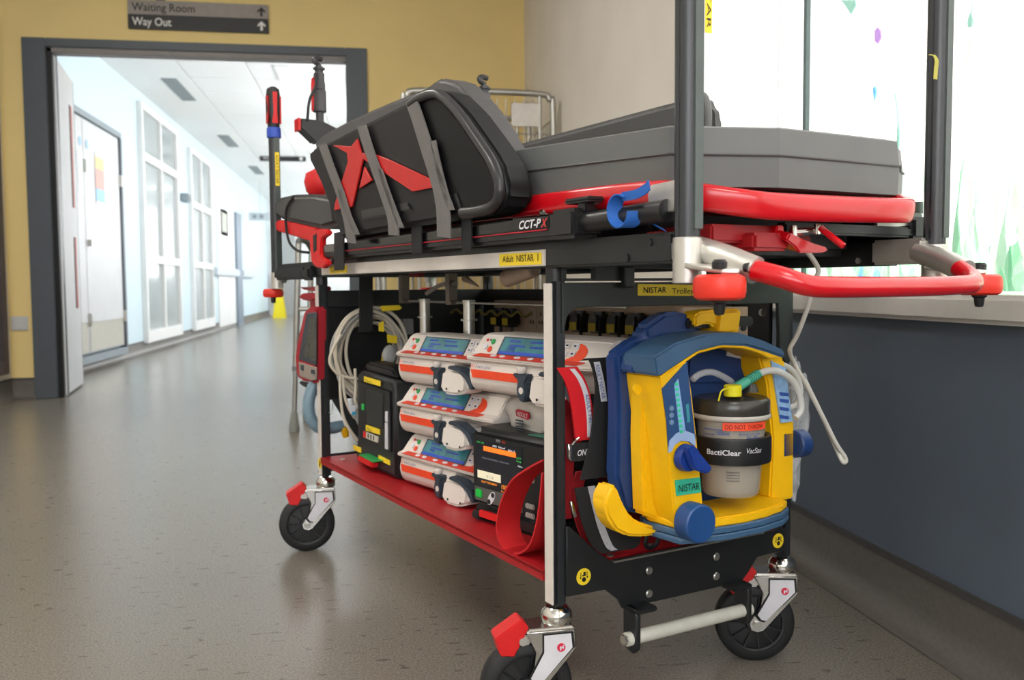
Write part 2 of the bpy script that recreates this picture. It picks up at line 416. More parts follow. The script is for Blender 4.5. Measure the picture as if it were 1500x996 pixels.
# door frame between the hall and the corridor
fr = bpy.data.objects.new('door_frame', None); COL.objects.link(fr); BASE[fr.name] = Vector((0, 0, 0)); fr['kind'] = 'structure'
fr.name = 'trim_2'; BASE['trim_2'] = Vector((0, 0, 0)); fr['label'] = 'dark grey door frame in the yellow wall'
def fpart(name, c0, c1, m=m_frame, bev=.004):
    bm = new(); box(bm, c0, c1, bev); return part(name, bm, m, fr)
for x0, x1, x2 in ((-1.95, -1.88, -1.79), (.02, -.05, -.11)):
    s = 1 if x2 > x0 else -1
    fpart('jamb', (min(x0, x0+s*.13), YW-.02, 0), (max(x0, x0+s*.13), YW+.14, 2.1))
    fpart('stop', (min(x0+s*.07, x2), YW-.006, 0), (max(x0+s*.07, x2), YW+.09, 2.06), dblack)
    fpart('bead', (min(x0+s*.08, x0+s*.10), YW-.016, 0), (max(x0+s*.08, x0+s*.10), YW-.004, 2.06))
fpart('head', (-1.82, YW-.0195, 2.05), (-.11, YW+.139, 2.1)); fpart('head_stop', (-1.82, YW-.006, 2.02), (-.11, YW+.09, 2.05), mat('frame_edge', '8b8684', .5))
# open door leaf
lf = bpy.data.objects.new('door_1', None); COL.objects.link(lf); BASE['door_1'] = Vector((0, 0, 0)); lf.location = (-1.785, YW+.02, 0); lf.rotation_euler = (0, 0, math.radians(9)); lf['kind'] = 'structure'; lf['label'] = 'light grey door leaf standing open with two narrow red vision strips'
bm = new(); box(bm, (-.045, 0, .012), (0, .72, 2.01), .002); part('leaf', bm, m_door, lf)
for z0, z1 in ((.52, .98), (1.17, 1.82)):
    bm = new(); box(bm, (-.05, .52, z0), (.003, .6, z1)); part('vision_strip', bm, m_red, lf)
    bm = new(); box(bm, (-.04, .505, z0), (.0035, .525, z1)); part('vision_bead', bm, ink, lf)
bm = new(); box(bm, (-.046, .715, .012), (.001, .722, 2.01)); part('edge_strip', bm, m_strip, lf)

# corridor
bm = new(); box(bm, (XC-.12, YW+.12, 0), (XC, YE, HC)); struct('wall_corridor_left', bm, m_blue)
bm = new(); box(bm, (.15, YW+.12, 0), (.27, YE, HC)); wcr = struct('wall_corridor_right', bm, m_white)
bm = new(); box(bm, (XC-.12, YE, 0), (.27, YE+.12, HC)); struct('wall_corridor_end', bm, m_white)
bm = new(); box(bm, (XC-.12, YW+.12, HC+.01), (.27, YE, HC+.11)); box(bm, (XC, YW+.12, HC-.012), (-1.6, YE, HC+.01)); ceil2 = struct('ceiling_corridor', bm, m_ceil)
k = 0; proto = None
for j in range(25):
    for i in range(3):
        x0 = -1.59+i*.58; y0 = YW+.13+j*.6
        if proto is None:
            bm = new(); box(bm, (0, 0, HC-.01), (.57, .592, HC+.01), .003, 1); proto = part('ceiling_tile', bm, m_ceil, ceil2); o = proto
        else: o = proto.copy(); COL.objects.link(o); o.parent = ceil2
        o.location = (x0, y0, 0)
for n, y in enumerate((6.6, 9.0, 11.6, 14.2, 16.8, 19.4)):
    bm = new(); box(bm, (.13, y, .9), (.155, y+1.7, 2.3)); o = struct('window_%d' % (n+2), bm, m_day, label='tall daylit window in the corridor right wall')
    bm = new()
    for q in (y-.05, y+.83, y+1.7): box(bm, (.12, q, .85), (.16, q+.05, 2.35))
    part('window_frame', bm, m_white, o)
for y in (8.3, 13.3, 18.2):
    bm = new(); box(bm, (-.75, y, HC-.025), (-.2, y+.55, HC-.012)); l = thing('ceiling_light', 'square light panel in the corridor ceiling, %s from the doorway' % {8.3: 'nearest', 13.3: 'second', 18.2: 'farthest'}[y], 'light', (0, 0, 0), 'corridor ceiling lights', room=True); BASE[l.name] = Vector((0, 0, 0))
    part('diffuser', bm, m_lamp2, l)
    bm = new()
    for c0, c1 in (((-.78, y-.03), (-.75, y+.58)), ((-.2, y-.03), (-.17, y+.58)), ((-.75, y-.03), (-.2, y)), ((-.75, y+.55), (-.2, y+.58))): box(bm, c0+(HC-.03,), c1+(HC-.011,))
    part('light_frame', bm, m_white, l)
for i, (x, y) in enumerate(((-1.3, 1.2), (-1.3, 3.6), (.2, -.8))):  # hall panels out of view, added to brighten the near room
    l = thing('ceiling_light', 'square fill light panel added in the unseen hall ceiling, %s' % ('left of the trolley', 'before the doorway', 'behind the camera')[i], 'light', (0, 0, 0), 'added hall fill lights', room=True); BASE[l.name] = Vector((0, 0, 0))
    bm = new(); box(bm, (x-.3, y-.3, HC-.02), (x+.3, y+.3, HC-.005)); part('diffuser', bm, m_fill_lamp, l)
    bm = new()
    for c0, c1 in (((x-.33, y-.33), (x-.3, y+.33)), ((x+.3, y-.33), (x+.33, y+.33)), ((x-.3, y-.33), (x+.3, y-.3)), ((x-.3, y+.3), (x+.3, y+.33))): box(bm, c0+(HC-.025,), c1+(HC-.001,))
    part('light_frame', bm, m_white, l)
m_vent = mat('vent_grey', '8b9496', .5)
vl = ('long grey air vent in corridor ceiling nearest the doorway', 'second grey air vent from the doorway in corridor ceiling', 'third grey air vent from the doorway in corridor ceiling', 'small farthest grey air vent in corridor ceiling')
for (y0, y1), lb in zip(((8.9, 9.9), (12.1, 13.05), (15.1, 16.15), (18.2, 19.2)), vl):
    t = thing('ceiling_vent', lb, 'vent', (-1.79, (y0+y1)/2, HC-.012), 'ceiling vents', room=True)
    bm = new()
    for c0, c1 in (((-1.86, y0), (-1.85, y1)), ((-1.73, y0), (-1.72, y1)), ((-1.85, y0), (-1.73, y0+.012)), ((-1.85, y1-.012), (-1.73, y1))): box(bm, c0+(HC-.02,), c1+(HC-.012,))
    part('vent_frame', bm, m_vent, t)
    bm = new(); box(bm, (-1.85, y0+.012, HC-.0135), (-1.73, y1-.012, HC-.012)); part('backing', bm, m_vent, t)
    for i in range(6):
        bm = new(); box(bm, (-1.845+i*.0195, y0+.012, HC-.019), (-1.833+i*.0195, y1-.012, HC-.0135)); part('slat', bm, m_vent, t)
# skirting of the corridor left wall
skirting('baseboard_corridor', [(XC, YW+.14), (XC, YE)], (1, 0, 0))
# corridor double door (7.38..8.6)
def sroot(name, label):
    o = bpy.data.objects.new(name, None); COL.objects.link(o); BASE[o.name] = Vector((0, 0, 0)); o['kind'] = 'structure'; o['label'] = label; return o
def sp(name, c0, c1, m, parent, bev=.002):
    bm = new(); box(bm, c0, c1, bev); return part(name, bm, m, parent)
m_gf = mat('grey_door_frame', '8b959b', .5)
d2 = sroot('door_2', 'pale grey corridor double door with notices')
sp('door_frame', (XC, 6.5, 1.98), (XC+.049, 8.62, 2.03), m_gf, d2); sp('door_frame', (XC, 8.56, .12), (XC+.05, 8.62, 1.98), m_frame, d2); sp('door_frame', (XC, 6.5, .06), (XC+.048, 8.62, .12), m_gf, d2)
for y0, y1 in ((6.55, 7.52), (7.53, 8.55)):
    l = sp('leaf', (XC+.005, y0, .14), (XC+.035, y1, 1.97), m_door, d2)
    sp('kick_plate', (XC+.034, y0+.02, .15), (XC+.038, y1-.02, .38), m_kick, l)
    for z in (.35, 1.55): sp('hinge', (XC+.03, y1-.01, z), (XC+.06, y1+.02, z+.1), silver, l)
hd = sp('handle', (XC+.035, 7.56, .98), (XC+.07, 7.6, 1.03), silver, d2)
# notices on the door
m_n1 = mat('notice_yellow', 'd9c995', .6); m_n2 = mat('notice_red', 'd8a9a0', .6); m_n3 = mat('notice_blue', '9cc4e0', .6)
t = thing('door_notice', 'notice with yellow, red and blue bands on corridor door', 'notice', (XC+.04, 7.95, 1.3), room=True)
BASE[t.name] = Vector((XC+.04, 7.95, 1.3))
for (z0, z1, mm, nm) in ((1.62, 1.72, m_n1, 'yellow_band'), (1.46, 1.62, m_n2, 'red_band'), (1.36, 1.46, m_n3, 'blue_band'), (1.33, 1.75, paper, 'sheet')):
    bm = new(); o = .037 if nm == 'sheet' else .039; box(bm, (XC+o, 7.82, z0), (XC+o+.002, 8.06, z1)); part(nm, bm, mm, t)
bm = new(); box(bm, (XC+.036, 7.38, 1.38), (XC+.039, 7.5, 1.7)); single('paper_notice', bm, mat('pale_notice', 'dfe8ea', .6), 'small pale paper notice on corridor door left leaf', 'notice', (XC+.036, 7.44, 1.38), room=True)
for y, lb in ((7.45, 'round blue sign on the left leaf of corridor door'), (7.62, 'round blue sign on the right leaf of corridor door')):
    bm = new(); disc(bm, (XC+.036, y, 1.78), (1, 0, 0), .035, .003); single('door_disc', bm, mat('disc_blue', '9cc0dd', .5), lb, 'sign', (XC+.036, y, 1.745), 'round door discs', room=True)
# glazed screens
def screen(name, label, y0, y1, zt, rows):
    r = sroot(name, label); ym = (y0+y1)/2
    for c0, c1 in (((y0, .1), (y0+.06, zt)), ((y1-.06, .1), (y1, zt)), ((ym-.03, .1), (ym+.03, zt)), ((y0+.06, zt-.06), (y1-.06, zt-.001)), ((y0+.06, .101), (y1-.06, .22))): sp('screen_bar', (XC, c0[0], c0[1]), (XC+(.05 if c0[0] in (y0, y1-.06) else .046 if c0[0] == ym-.03 else .048), c1[0], c1[1]), m_white, r)
    for z in rows: sp('screen_bar', (XC, y0+.06, z-.04), (XC+.048, y1-.06, z+.04), m_white, r)
    zs = [.22]+sorted(rows)+[zt]
    for a, b in zip(zs, zs[1:]):
        for q0, q1 in ((y0+.06, ym-.03), (ym+.03, y1-.06)): sp('pane', (XC+.005, q0, a), (XC+.015, q1, b), m_glass, r, 0)
screen('window_8', 'tall white glazed screen nearest the corridor door', 9.4, 11.1, 2.47, [.94, 1.95])
screen('window_9', 'second white glazed screen along the corridor', 11.9, 13.4, 2.4, [.94, 1.7])
d3 = sroot('door_3', 'white corridor door with dark grey frame'); sp('door_frame', (XC, 15.7, 0), (XC+.06, 16.3, 1.9), mat('slate_blue_frame', '7e8c9a', .5), d3); sp('leaf', (XC, 14.0, .05), (XC+.02, 15.7, 1.9), m_white, d3)
d4 = sroot('door_4', 'grey door at the far end of the corridor'); sp('leaf', (-2.05, YE-.05, 0), (-1.6, YE-.005, 1.95), mat('far_door', 'a7a8a6', .5), d4)
m_hr = mat('bump_rail', 'c2ccd2', .5)
for y0, y1, lb in ((13.55, 15.9, 'pale blue wall bump rail nearest along corridor'), (16.35, 18.0, 'far pale blue wall bump rail beyond the dark door frame')):
    t = thing('bump_rail', lb, 'rail', (XC, (y0+y1)/2, .82), 'corridor bump rails', room=True)
    bm = new(); box(bm, (XC+.02, y0, .82), (XC+.07, y1, .95), .015); part('rail_board', bm, m_hr, t)
    for y in (y0+.2, y1-.2): bm = new(); box(bm, (XC, y, .85), (XC+.03, y+.06, .92)); part('mount', bm, m_frame, t)
t = thing('wall_notice', 'grey notice board on white corridor wall', 'notice', (XC, 14.6, 1.5), room=True)
bm = new(); box(bm, (XC, 14.3, 1.45), (XC+.02, 15.0, 1.85)); part('board', bm, mat('notice_grey', 'c9c6b8', .6), t)
bm = new(); box(bm, (XC+.02, 14.4, 1.5), (XC+.022, 14.9, 1.8)); part('sheet', bm, mat('notice_sheet', 'b8b8ae', .6), t)
t = thing('wall_sounder', 'small grey alarm box on wall between glazed screens', 'alarm', (XC, 11.5, 1.7), room=True)
bm = new(); box(bm, (XC, 11.4, 1.68), (XC+.09, 11.6, 1.78), .01); part('case', bm, m_gf, t)
bm = new(); cyl(bm, (XC+.09, 11.5, 1.73), (XC+.12, 11.5, 1.73), .035); part('horn', bm, m_door, t)
# hanging signs
m_signb = mat('sign_black', '2b2b2c', .5); m_signg = mat('sign_grey', '9a938d', .5); m_let = mat('sign_white', 'e8e6e2', .5, emit=0)
t = thing('hanging_sign', 'black hanging direction sign far along the corridor', 'sign', (-1.2, 14, 2.5), room=True)
bm = new(); box(bm, (-1.55, 13.98, 2.52), (-.88, 14.02, 2.6), .004); q = part('panel', bm, m_signb, t)
lettering(q, 'Way Out', (-1.5, 13.978, 2.54), (1, 0, 0), (0, 0, 1), .06, m_let)
bm = new(); disc(bm, (-.95, 13.979, 2.56), (0, -1, 0), .025, .002); part('arrow_disc', bm, m_let, q)
t = thing('exit_sign', 'small grey hanging sign at the corridor far end', 'sign', (-2.0, 17, 1.9), room=True)
bm = new(); box(bm, (-2.1, 17, 1.85), (-1.72, 17.03, 2.0), .004); q = part('panel', bm, mat('sign_pale', 'c5ccd0', .5), t)
bm = new(); cyl(bm, (-1.9, 17.01, 2.0), (-1.9, 17.01, HC), .006); part('drop_rod', bm, steel, t)
for x in (-2.0, -1.88): bm = new(); disc(bm, (x, 16.999, 1.925), (0, -1, 0), .04, .002); part('symbol', bm, m_gf, q)
# wet floor sign far down the corridor
t = thing('wet_floor_sign', 'small yellow wet floor sign at the far corridor end', 'sign', (-1.83, 19.5, 0), room=True)
for s in (-1, 1):
    bm = new(); prism(bm, [(-1.96, 19.5+s*.15, 0), (-1.70, 19.5+s*.15, 0), (-1.77, 19.5+s*.02, .62), (-1.89, 19.5+s*.02, .62)], (0, s*.02, 0)); part('board', bm, mat('sign_yellow', 'f2dc10', .5), t)
t = thing('fire_extinguisher', 'red fire extinguisher against the corridor end wall', 'extinguisher', (-2.0, 20.9, .3), room=True)
bm = new(); lathe(bm, [(.001, .3), (.07, .3), (.075, .33), (.075, .75), (.05, .83), (.025, .86), (.02, .9), (.001, .9)], (-2.0, 20.9, 0)); part('cylinder', bm, redflat, t)
bm = new(); box(bm, (-2.02, 20.82, .9), (-1.98, 20.98, .94)); part('handle', bm, dblack, t)
# wayfinding sign above the door
t = thing('wayfinding_sign', 'grey and black direction sign on yellow wall above doorway', 'sign', (-.96, YW, 2.17), room=True)
SY = YW-.022
bm = new(); box(bm, (-1.36, SY, 2.252), (-.56, YW, 2.335), .002); q = part('upper_panel', bm, m_signg, t)
bm = new(); box(bm, (-1.36, SY-.001, 2.168), (-.56, YW, 2.251), .002); q2 = part('lower_panel', bm, m_signb, t)
m_dk = mat('sign_dark_ink', '2b2725', .6)
lettering(q, 'Waiting Room', (-1.335, SY-.001, 2.272), (1, 0, 0), (0, 0, 1), .066, m_dk, fit=.355, bold=.012)
lettering(q2, 'Way Out', (-1.335, SY-.002, 2.188), (1, 0, 0), (0, 0, 1), .066, m_let, fit=.22, bold=.012)
def arrow(par, x, z, m, y):
    bm = new(); prism(bm, [(x-.007, y, z), (x+.007, y, z), (x+.007, y, z+.032), (x+.022, y, z+.02), (x+.022, y, z+.034), (x, y, z+.055), (x-.022, y, z+.034), (x-.022, y, z+.02), (x-.007, y, z+.032)], (0, -.001, 0)); part('arrow', bm, m, par)
arrow(q, -.6, 2.265, m_dk, SY-.0005); arrow(q2, -.6, 2.182, m_let, SY-.0015)
bm = new(); box(bm, (-1.2, YW-.02, 2.335), (-1.15, YW, 2.37)); part('mounting_clip', bm, mat('clip_brown', '6a4a3c', .5), t)
# socket on the yellow wall
t = thing('wall_socket', 'white blank socket plate on yellow wall beside doorway', 'socket', (-2.02, YW, .4), room=True)
bm = new(); box(bm, (-2.07, YW-.012, .405), (-1.975, YW, .487), .004); q = part('plate', bm, m_door, t)
for x in (-2.055, -1.99): bm = new(); disc(bm, (x, YW-.012, .446), (0, -1, 0), .004, .002); part('screw', bm, steel, q)
# dark framed board on the left wall
t = thing('framed_board', 'dark framed board on the wall at the left photo edge', 'board', (XL, 5.0, .14), room=True)
m_bf = mat('brown_black_frame', '4a4040', .5)
for c0, c1 in (((4.3, .16), (4.36, 2.2)), ((5.5, .16), (5.57, 2.2)), ((4.36, .16), (5.5, .24)), ((4.36, 2.12), (5.5, 2.2))):
    bm = new(); box(bm, (XL, c0[0], c0[1]), (XL+.04, c1[0], c1[1]), .004); part('frame_rail', bm, m_bf, t)
bm = new(); box(bm, (XL, 4.36, .24), (XL+.015, 5.5, 2.12)); part('panel', bm, m_frame, t)

# roll cage behind the trolley
t = thing('roll_cage', 'silver wire roll cage standing behind the trolley', 'cage', (.57, 4.95, 0), room=True)
CX0, CX1, CY0, CY1, CZ = .19, .955, 4.6, 5.3, 1.625
for y in (CY0, CY1):
    bm = new(); tube(bm, [(CX0, y, .14), (CX0, y, .6), (CX0, y, CZ-.12), (CX0+.02, y, CZ-.03), (CX0+.1, y, CZ), (CX1-.1, y, CZ), (CX1-.02, y, CZ-.03), (CX1, y, CZ-.12), (CX1, y, .6), (CX1, y, .14)], .016, k=4)
    part('cage_hoop', bm, steel, t)
    bm = new()
    for i in range(1, 14): x = CX0+.06+i*(CX1-CX0-.12)/14; cyl(bm, (x, y, .2), (x, y, CZ-.03), .003, n=6)
    for z in (.3, .6, .9, 1.2, 1.42): cyl(bm, (CX0, y, z), (CX1, y, z), .004, n=6)
    part('wire_panel', bm, steel, t)
    for x in (CX0+.07, CX1-.07): bm = new(); cyl(bm, (x, y, .15), (x, y, CZ), .009, n=8); part('stile', bm, steel, t)
for x in (CX0, CX1):
    bm = new()
    for z in (.3, .7, 1.1, 1.5): cyl(bm, (x, CY0, z), (x, CY1, z), .006, n=8)
    for i in range(1, 8): y = CY0+i*(CY1-CY0)/8; cyl(bm, (x, y, .2), (x, y, 1.5), .003, n=6)
    part('wire_panel', bm, steel, t)
bm = new(); box(bm, (CX0, CY0, .13), (CX1, CY1, .16), .006); part('base', bm, steel, t)
for x in (CX0+.06, CX1-.06):
    for y in (CY0+.06, CY1-.06):
        bm = new(); lathe(bm, [(.02, -.015), (.06, -.015), (.062, 0), (.06, .015), (.02, .015)], (x, y, .062), 'y', 18); q = part('castor', bm, rubber, t)
        bm = new(); box(bm, (x-.012, y-.022, .06), (x+.012, y+.022, .13)); part('fork', bm, steel, q)
bm = new(); box(bm, (.735, CY0-.008, 1.455), (.885, CY0-.004, 1.575), .002); part('tag_plate', bm, mat('tag_white', 'd8d3cc', .5, .2), t)
m_wood = mat('pale_board', 'c2a978', .7, var=.15, stretch=(20, 20, 1), scale=3)
for i, (x0, x1, z1) in enumerate(((.24, .36, 1.2), (.40, .46, 1.3), (.50, .60, 1.25), (.64, .68, 1.34), (.72, .78, 1.3), (.82, .9, 1.38))):
    bm = new(); box(bm, (x0, 4.72+.03*i, .16), (x1, 4.745+.03*i, z1), .004)
    single('board_plank', bm, m_wood, 'pale upright board standing in the roll cage, number %s from the left' % ('one', 'two', 'three', 'four', 'five', 'six')[i], 'board', ((x0+x1)/2, 4.73+.03*i, .16), 'boards in the roll cage', room=True)
# walking frame behind
t = thing('walking_frame', 'grey metal walking frame with rubber feet behind the trolley', 'walking frame', (0, 4.3, 0), room=True)
for x, y in ((-.335, 4.13), (.1, 4.13), (-.30, 4.5), (.08, 4.5)):
    dx = .035 if x < 0 else -.035
    bm = new(); cyl(bm, (x, y, .03), (x+dx*.35, y, .3), .0105, n=12); cyl(bm, (x+dx*.33, y, .28), (x+dx, y, .84), .0135, n=12); q = part('leg', bm, steel, t)
    bm = new(); lathe(bm, [(.022, 0), (.024, .01), (.019, .05), (.015, .085), (.011, .09)], (x, y, 0)); part('rubber_foot', bm, mat('grey_rubber', '8a8c86', .7), q)
    bm = new(); cyl(bm, (x+dx*.33, y, .275), (x+dx*.36, y, .295), .017, n=12); part('collar', bm, mat('grey_collar', '77787a', .6), q)
bm = new(); tube(bm, [(-.30, 4.13, .83), (-.3, 4.2, .86), (-.28, 4.4, .86), (-.265, 4.5, .83)], .0135, k=4); part('hand_grip', bm, mat('grip_grey', '6a6c6c', .7), t); bm = new(); tube(bm, [(.065, 4.13, .83), (.065, 4.2, .86), (.05, 4.4, .86), (.045, 4.5, .83)], .0135, k=4); part('hand_grip', bm, mat('grip_grey', '6a6c6c', .7), t)
bm = new(); cyl(bm, (-.31, 4.13, .55), (.07, 4.13, .55), .01); part('cross_bar', bm, steel, t)

# ================================================================== the trolley
W, LT = .462, 1.052
TR = thing('equipment_trolley', 'black wheeled equipment trolley with red lower shelf and tall corner poles', 'trolley', (.23, .52, 0))
def tpart(name, bm, m, parent=None, **k): return part(name, bm, m, parent or TR, **k)
def tbox(name, c0, c1, m, parent=None, bev=.002, **k):
    bm = new(); box(bm, c0, c1, bev); return part(name, bm, m, parent or TR, **k)
# posts with reflective strip
for a in (0, W):
    for b in (0, LT):
        q = tbox('post', (a-.012, b-.0125, .178), (a+.012, b+.0125, .662), postblack, bev=.006)
        if a == 0: tbox('white_strip', (a-.0145, b-.0115, .186), (a-.0118, b+.0095, .652), white, q, .0008)
        bm = new(); cyl(bm, (a, b, .655), (a, b, .674), .014); part('post_top', bm, dblack, q)
# castors ---------------------------------------------------------------
def make_castor():
    o = bpy.data.objects.new('castor', None); BASE['castor'] = Vector((0, 0, 0))
    bm = new()      # fork: top plate, two cheeks
    box(bm, (-.021, -.024, .146), (.05, .024, .157), .003)
    cheek = [(.052, .153), (-.021, .153), (-.022, .122), (.034, .058), (.045, .0535), (.057, .058), (.060, .070), (.040, .098), (.037, .122)]
    for s in (-1, 1):
        prism(bm, [(x, s*.0245, z) for x, z in cheek], (0, -s*.0045, 0), .0015, 1)
    me = mesh_of('castor', bm, mat('bright_plated_steel', 'c4c2be', .2, .95), 40, None)
    o = bpy.data.objects.new('castor', me); COL.objects.link(o); BASE[o.name] = Vector((0, 0, 0)); o.parent = TR
    bm = new(); lathe(bm, [(.012, .155), (.021, .156), (.0235, .161), (.0235, .168), (.022, .174), (.016, .180), (.008, .180)]); part('cap', bm, chrome, o)
    bm = new(); lathe(bm, [(.05, -.0165), (.062, -.0165), (.0668, -.012), (.0675, 0), (.0668, .012), (.062, .0165), (.05, .0165)], (.047, 0, .0675), 'y', 40, True)
    part('tyre', bm, rubber, o, smooth=50)
    bm = new(); lathe(bm, [(.006, -.012), (.051, -.008), (.051, .008), (.006, .012)], (.047, 0, .0675), 'y', 30)
    lathe(bm, [(.004, -.02), (.016, -.018), (.018, -.008), (.018, .008), (.016, .018), (.004, .02)], (.047, 0, .0675), 'y', 20)
    lathe(bm, [(.046, -.0135), (.051, -.0145), (.051, .0145), (.046, .0135)], (.047, 0, .0675), 'y', 30, True)
    for i in range(11):
        t_ = 2*math.pi*i/11; d = Vector((math.cos(t_), 0, math.sin(t_))); c = Vector((.047, 0, .0675)); n = Vector((-d.z, 0, d.x))*.0014
        prism(bm, [c+d*.014+n+Vector((0, -.0145, 0)), c+d*.049+n+Vector((0, -.0135, 0)), c+d*.049-n+Vector((0, -.0135, 0)), c+d*.014-n+Vector((0, -.0145, 0))], (0, .028, 0))
    part('hub', bm, dblack, o)
    bm = new(); cyl(bm, (.047, -.0295, .0675), (.047, .0295, .0675), .0075, n=6); part('axle_bolt', bm, steel, o)
    bm = new(); prism(bm, [(-.014, .027, .147), (.026, .027, .147), (.026, .027, .122), (.046, .027, .086), (.040, .027, .078), (.032, .027, .076), (-.016, .027, .126)], (0, -.003, 0)); part('side_sticker', bm, paper, o)
    bm = new(); prism(bm, [(-.014, -.027, .147), (-.016, -.027, .126), (.032, -.027, .076), (.040, -.027, .078), (.046, -.027, .086), (.026, -.027, .122), (.026, -.027, .147)], (0, .003, 0)); part('side_sticker', bm, paper, o)
    for s in (-1, 1):
        ol = [(-.014, .147), (.026, .147), (.026, .122), (.046, .086), (.040, .078), (.032, .076), (-.016, .126)]; cx_, cz_ = .012, .117
        bm = new(); prism(bm, [(cx_+(x-cx_)*1.14, s*.0262, cz_+(z-cz_)*1.07) for x, z in ol], (0, -s*.002, 0)); part('sticker_border', bm, ink, o)
    for s in (-1, 1): bm = new(); disc(bm, (.001, s*.027, .128), (0, s, 0), .0062, .0012); part('red_emblem', bm, mat('emblem_red', 'd8284a', .5), o)
    for s in (-1, 1):
        bm = new(); y = s*.0284
        box(bm, (-.0028, y-.0002, .126), (-.001, y+.0002, .1315)); box(bm, (.001, y-.0002, .1245), (.0032, y+.0002, .130)); box(bm, (-.001, y-.0002, .1275), (.001, y+.0002, .129)); part('emblem_mark', bm, paper, o)
    bm = new()      # brake pedal
    prism(bm, [(.060, -.018, .131), (.046, -.018, .158), (.058, -.018, .170), (.096, -.018, .146), (.088, -.018, .119), (.068, -.018, .116)], (0, .036, 0), .0015); part('brake_pedal', bm, redflat, o)
    bm = new(); box(bm, (.042, -.019, .130), (.058, .019, .146), .004); cyl(bm, (.056, -.021, .138), (.056, .021, .138), .0055); part('brake_hinge', bm, castalu, o)
    return o
cast0 = make_castor()
tb = BASE[TR.name]
for i, (a, b, ang) in enumerate(((0, 0, 163), (W, 0, 147), (0, LT, 164), (W, LT, 120))):
    c = cast0 if i == 0 else copy_tree(cast0)
    if i: c.parent = TR
    c.location = Vector((a, b, 0))-tb; c.rotation_euler = (0, 0, math.radians(ang))
# red lower shelf
bm = new(); box(bm, (-.016, .012, .226), (W+.012, LT-.012, .232)); box(bm, (-.016, .012, .216), (-.011, LT-.012, .23)); box(bm, (W+.007, .012, .216), (W+.012, LT-.012, .23))
tray = tpart('lower_shelf', bm, redtray)
for a, b in ((.02, .98), (.11, -.002+.02), (.2, .03), (.34, .03)): bm = new(); disc(bm, (a, b, .232), (0, 0, 1), .006, .002); part('shelf_screw', bm, steel, tray)
# lower beams
FB = -.0185
bm = new(); prism(bm, [(.006, FB, .1968), (.075, FB, .1955), (.10, FB, .175), (.108, FB, .16), (.35, FB, .16), (.365, FB, .172), (.385, FB, .1955), (.452, FB, .1965), (.452, FB, .2345), (.09, FB, .2345), (.06, FB, .255), (.012, FB, .30), (.006, FB, .30)], (0, .006, 0), .001, 1)
beam = tpart('lower_beam', bm, black)
tbox('beam_trim', (.09, -.0195, .2335), (.40, -.010, .2365), silver, beam, .0005)
tbox('lower_beam', (.006, LT+.008, .19), (.452, LT+.015, .234), black)
for a, z in ((.155, .212), (.155, .176), (.292, .212), (.292, .18)):
    bm = new(); cyl(bm, (a, FB-.005, z), (a, FB, z), .0065, n=16, bev=.0015); part('bolt', bm, steel, beam)
for a, b, nrm in ((.035, FB-.0012, (0, 1, 0)), (.432, FB-.0012, (0, 1, 0))):
    z = .2225 if a < .2 else .2165
    bm = new(); disc(bm, (a, b, z), nrm, .0125, .001, 24); q = part('yellow_sticker', bm, labyel, beam)
    bm = new(); y = b-.0006
    box(bm, (a-.006, y, z-.001), (a-.005, y+.0004, z+.007)); box(bm, (a+.005, y, z-.001), (a+.006, y+.0004, z+.007)); box(bm, (a-.003, y, z+.001), (a+.003, y+.0004, z+.003)); box(bm, (a-.001, y, z+.003), (a+.003, y+.0004, z+.007))
    disc(bm, (a, y+.0004, z-.004), (0, -1, 0), .0035, .0005); disc(bm, (a-.006, y+.0004, z-.001), (0, -1, 0), .0012, .0005); disc(bm, (a+.006, y+.0004, z-.001), (0, -1, 0), .0012, .0005); part('pictogram', bm, ink, q)
bm = new(); disc(bm, (-.0137, LT-.001, .215), (-1, 0, 0), .0135, .001, 24); q = tpart('yellow_sticker', bm, labyel)
bm = new(); disc(bm, (-.0147, LT-.001, .211), (-1, 0, 0), .0045, .0005); box(bm, (-.0152, LT-.004, .213), (-.0147, LT+.002, .222)); part('pictogram', bm, ink, q)
# hangers and tow bar
for a, s in ((.112, 1), (.348, -1)):
    bm = new(); prism(bm, [(a, -.012, .165), (a, -.040, .165), (a, -.045, .155), (a, -.045, .105), (a, -.035, .095), (a, -.015, .10), (a, -.012, .12)], (s*.009, 0, 0), .0015, 1)
    box(bm, (min(a, a+s*.04), -.046, .157), (max(a, a+s*.04), -.012, .165), .002); h = tpart('tow_hanger', bm, black)
bm = new(); cyl(bm, (.104, -.031, .118), (.356, -.031, .118), .0105, n=20); tpart('tow_bar', bm, mat('white_bar', 'd3d2c6', .45, var=.06, scale=60))
bm = new(); cyl(bm, (.098, -.031, .118), (.112, -.031, .118), .008, n=6); tpart('tow_bar_bolt', bm, chrome)
# upper front and rear panels
FP = -.0165
bm = new(); prism(bm, [(.002, FP, .653), (.002, FP, .58), (.010, FP, .605), (.025, FP, .6175), (.43, FP, .6165), (.435, FP, .54), (.456, FP, .50), (.456, FP, .644), (.40, FP, .653)], (0, .008, 0), .001, 1)
pan = tpart('front_panel', bm, greenblack)
q = [Vector(B(FP, 934, 416)), Vector(B(FP, 934, 433)), Vector(B(FP, 1040, 433.5)), Vector(B(FP, 1040, 417.5))]
bm = new(); plate(bm, q, (0, -1, 0)); l = part('trolley_label', bm, labyel, pan)
lettering(l, 'NISTAR', B(FP-.0012, 942, 429), (1, 0, 0), (0, 0, 1), .0125, ink, fit=.0435, bold=.01)
lettering(l, 'Trolley 1', B(FP-.0012, 984, 430.5), (1, 0, 0), (0, 0, 1), .0125, ink, fit=.052)
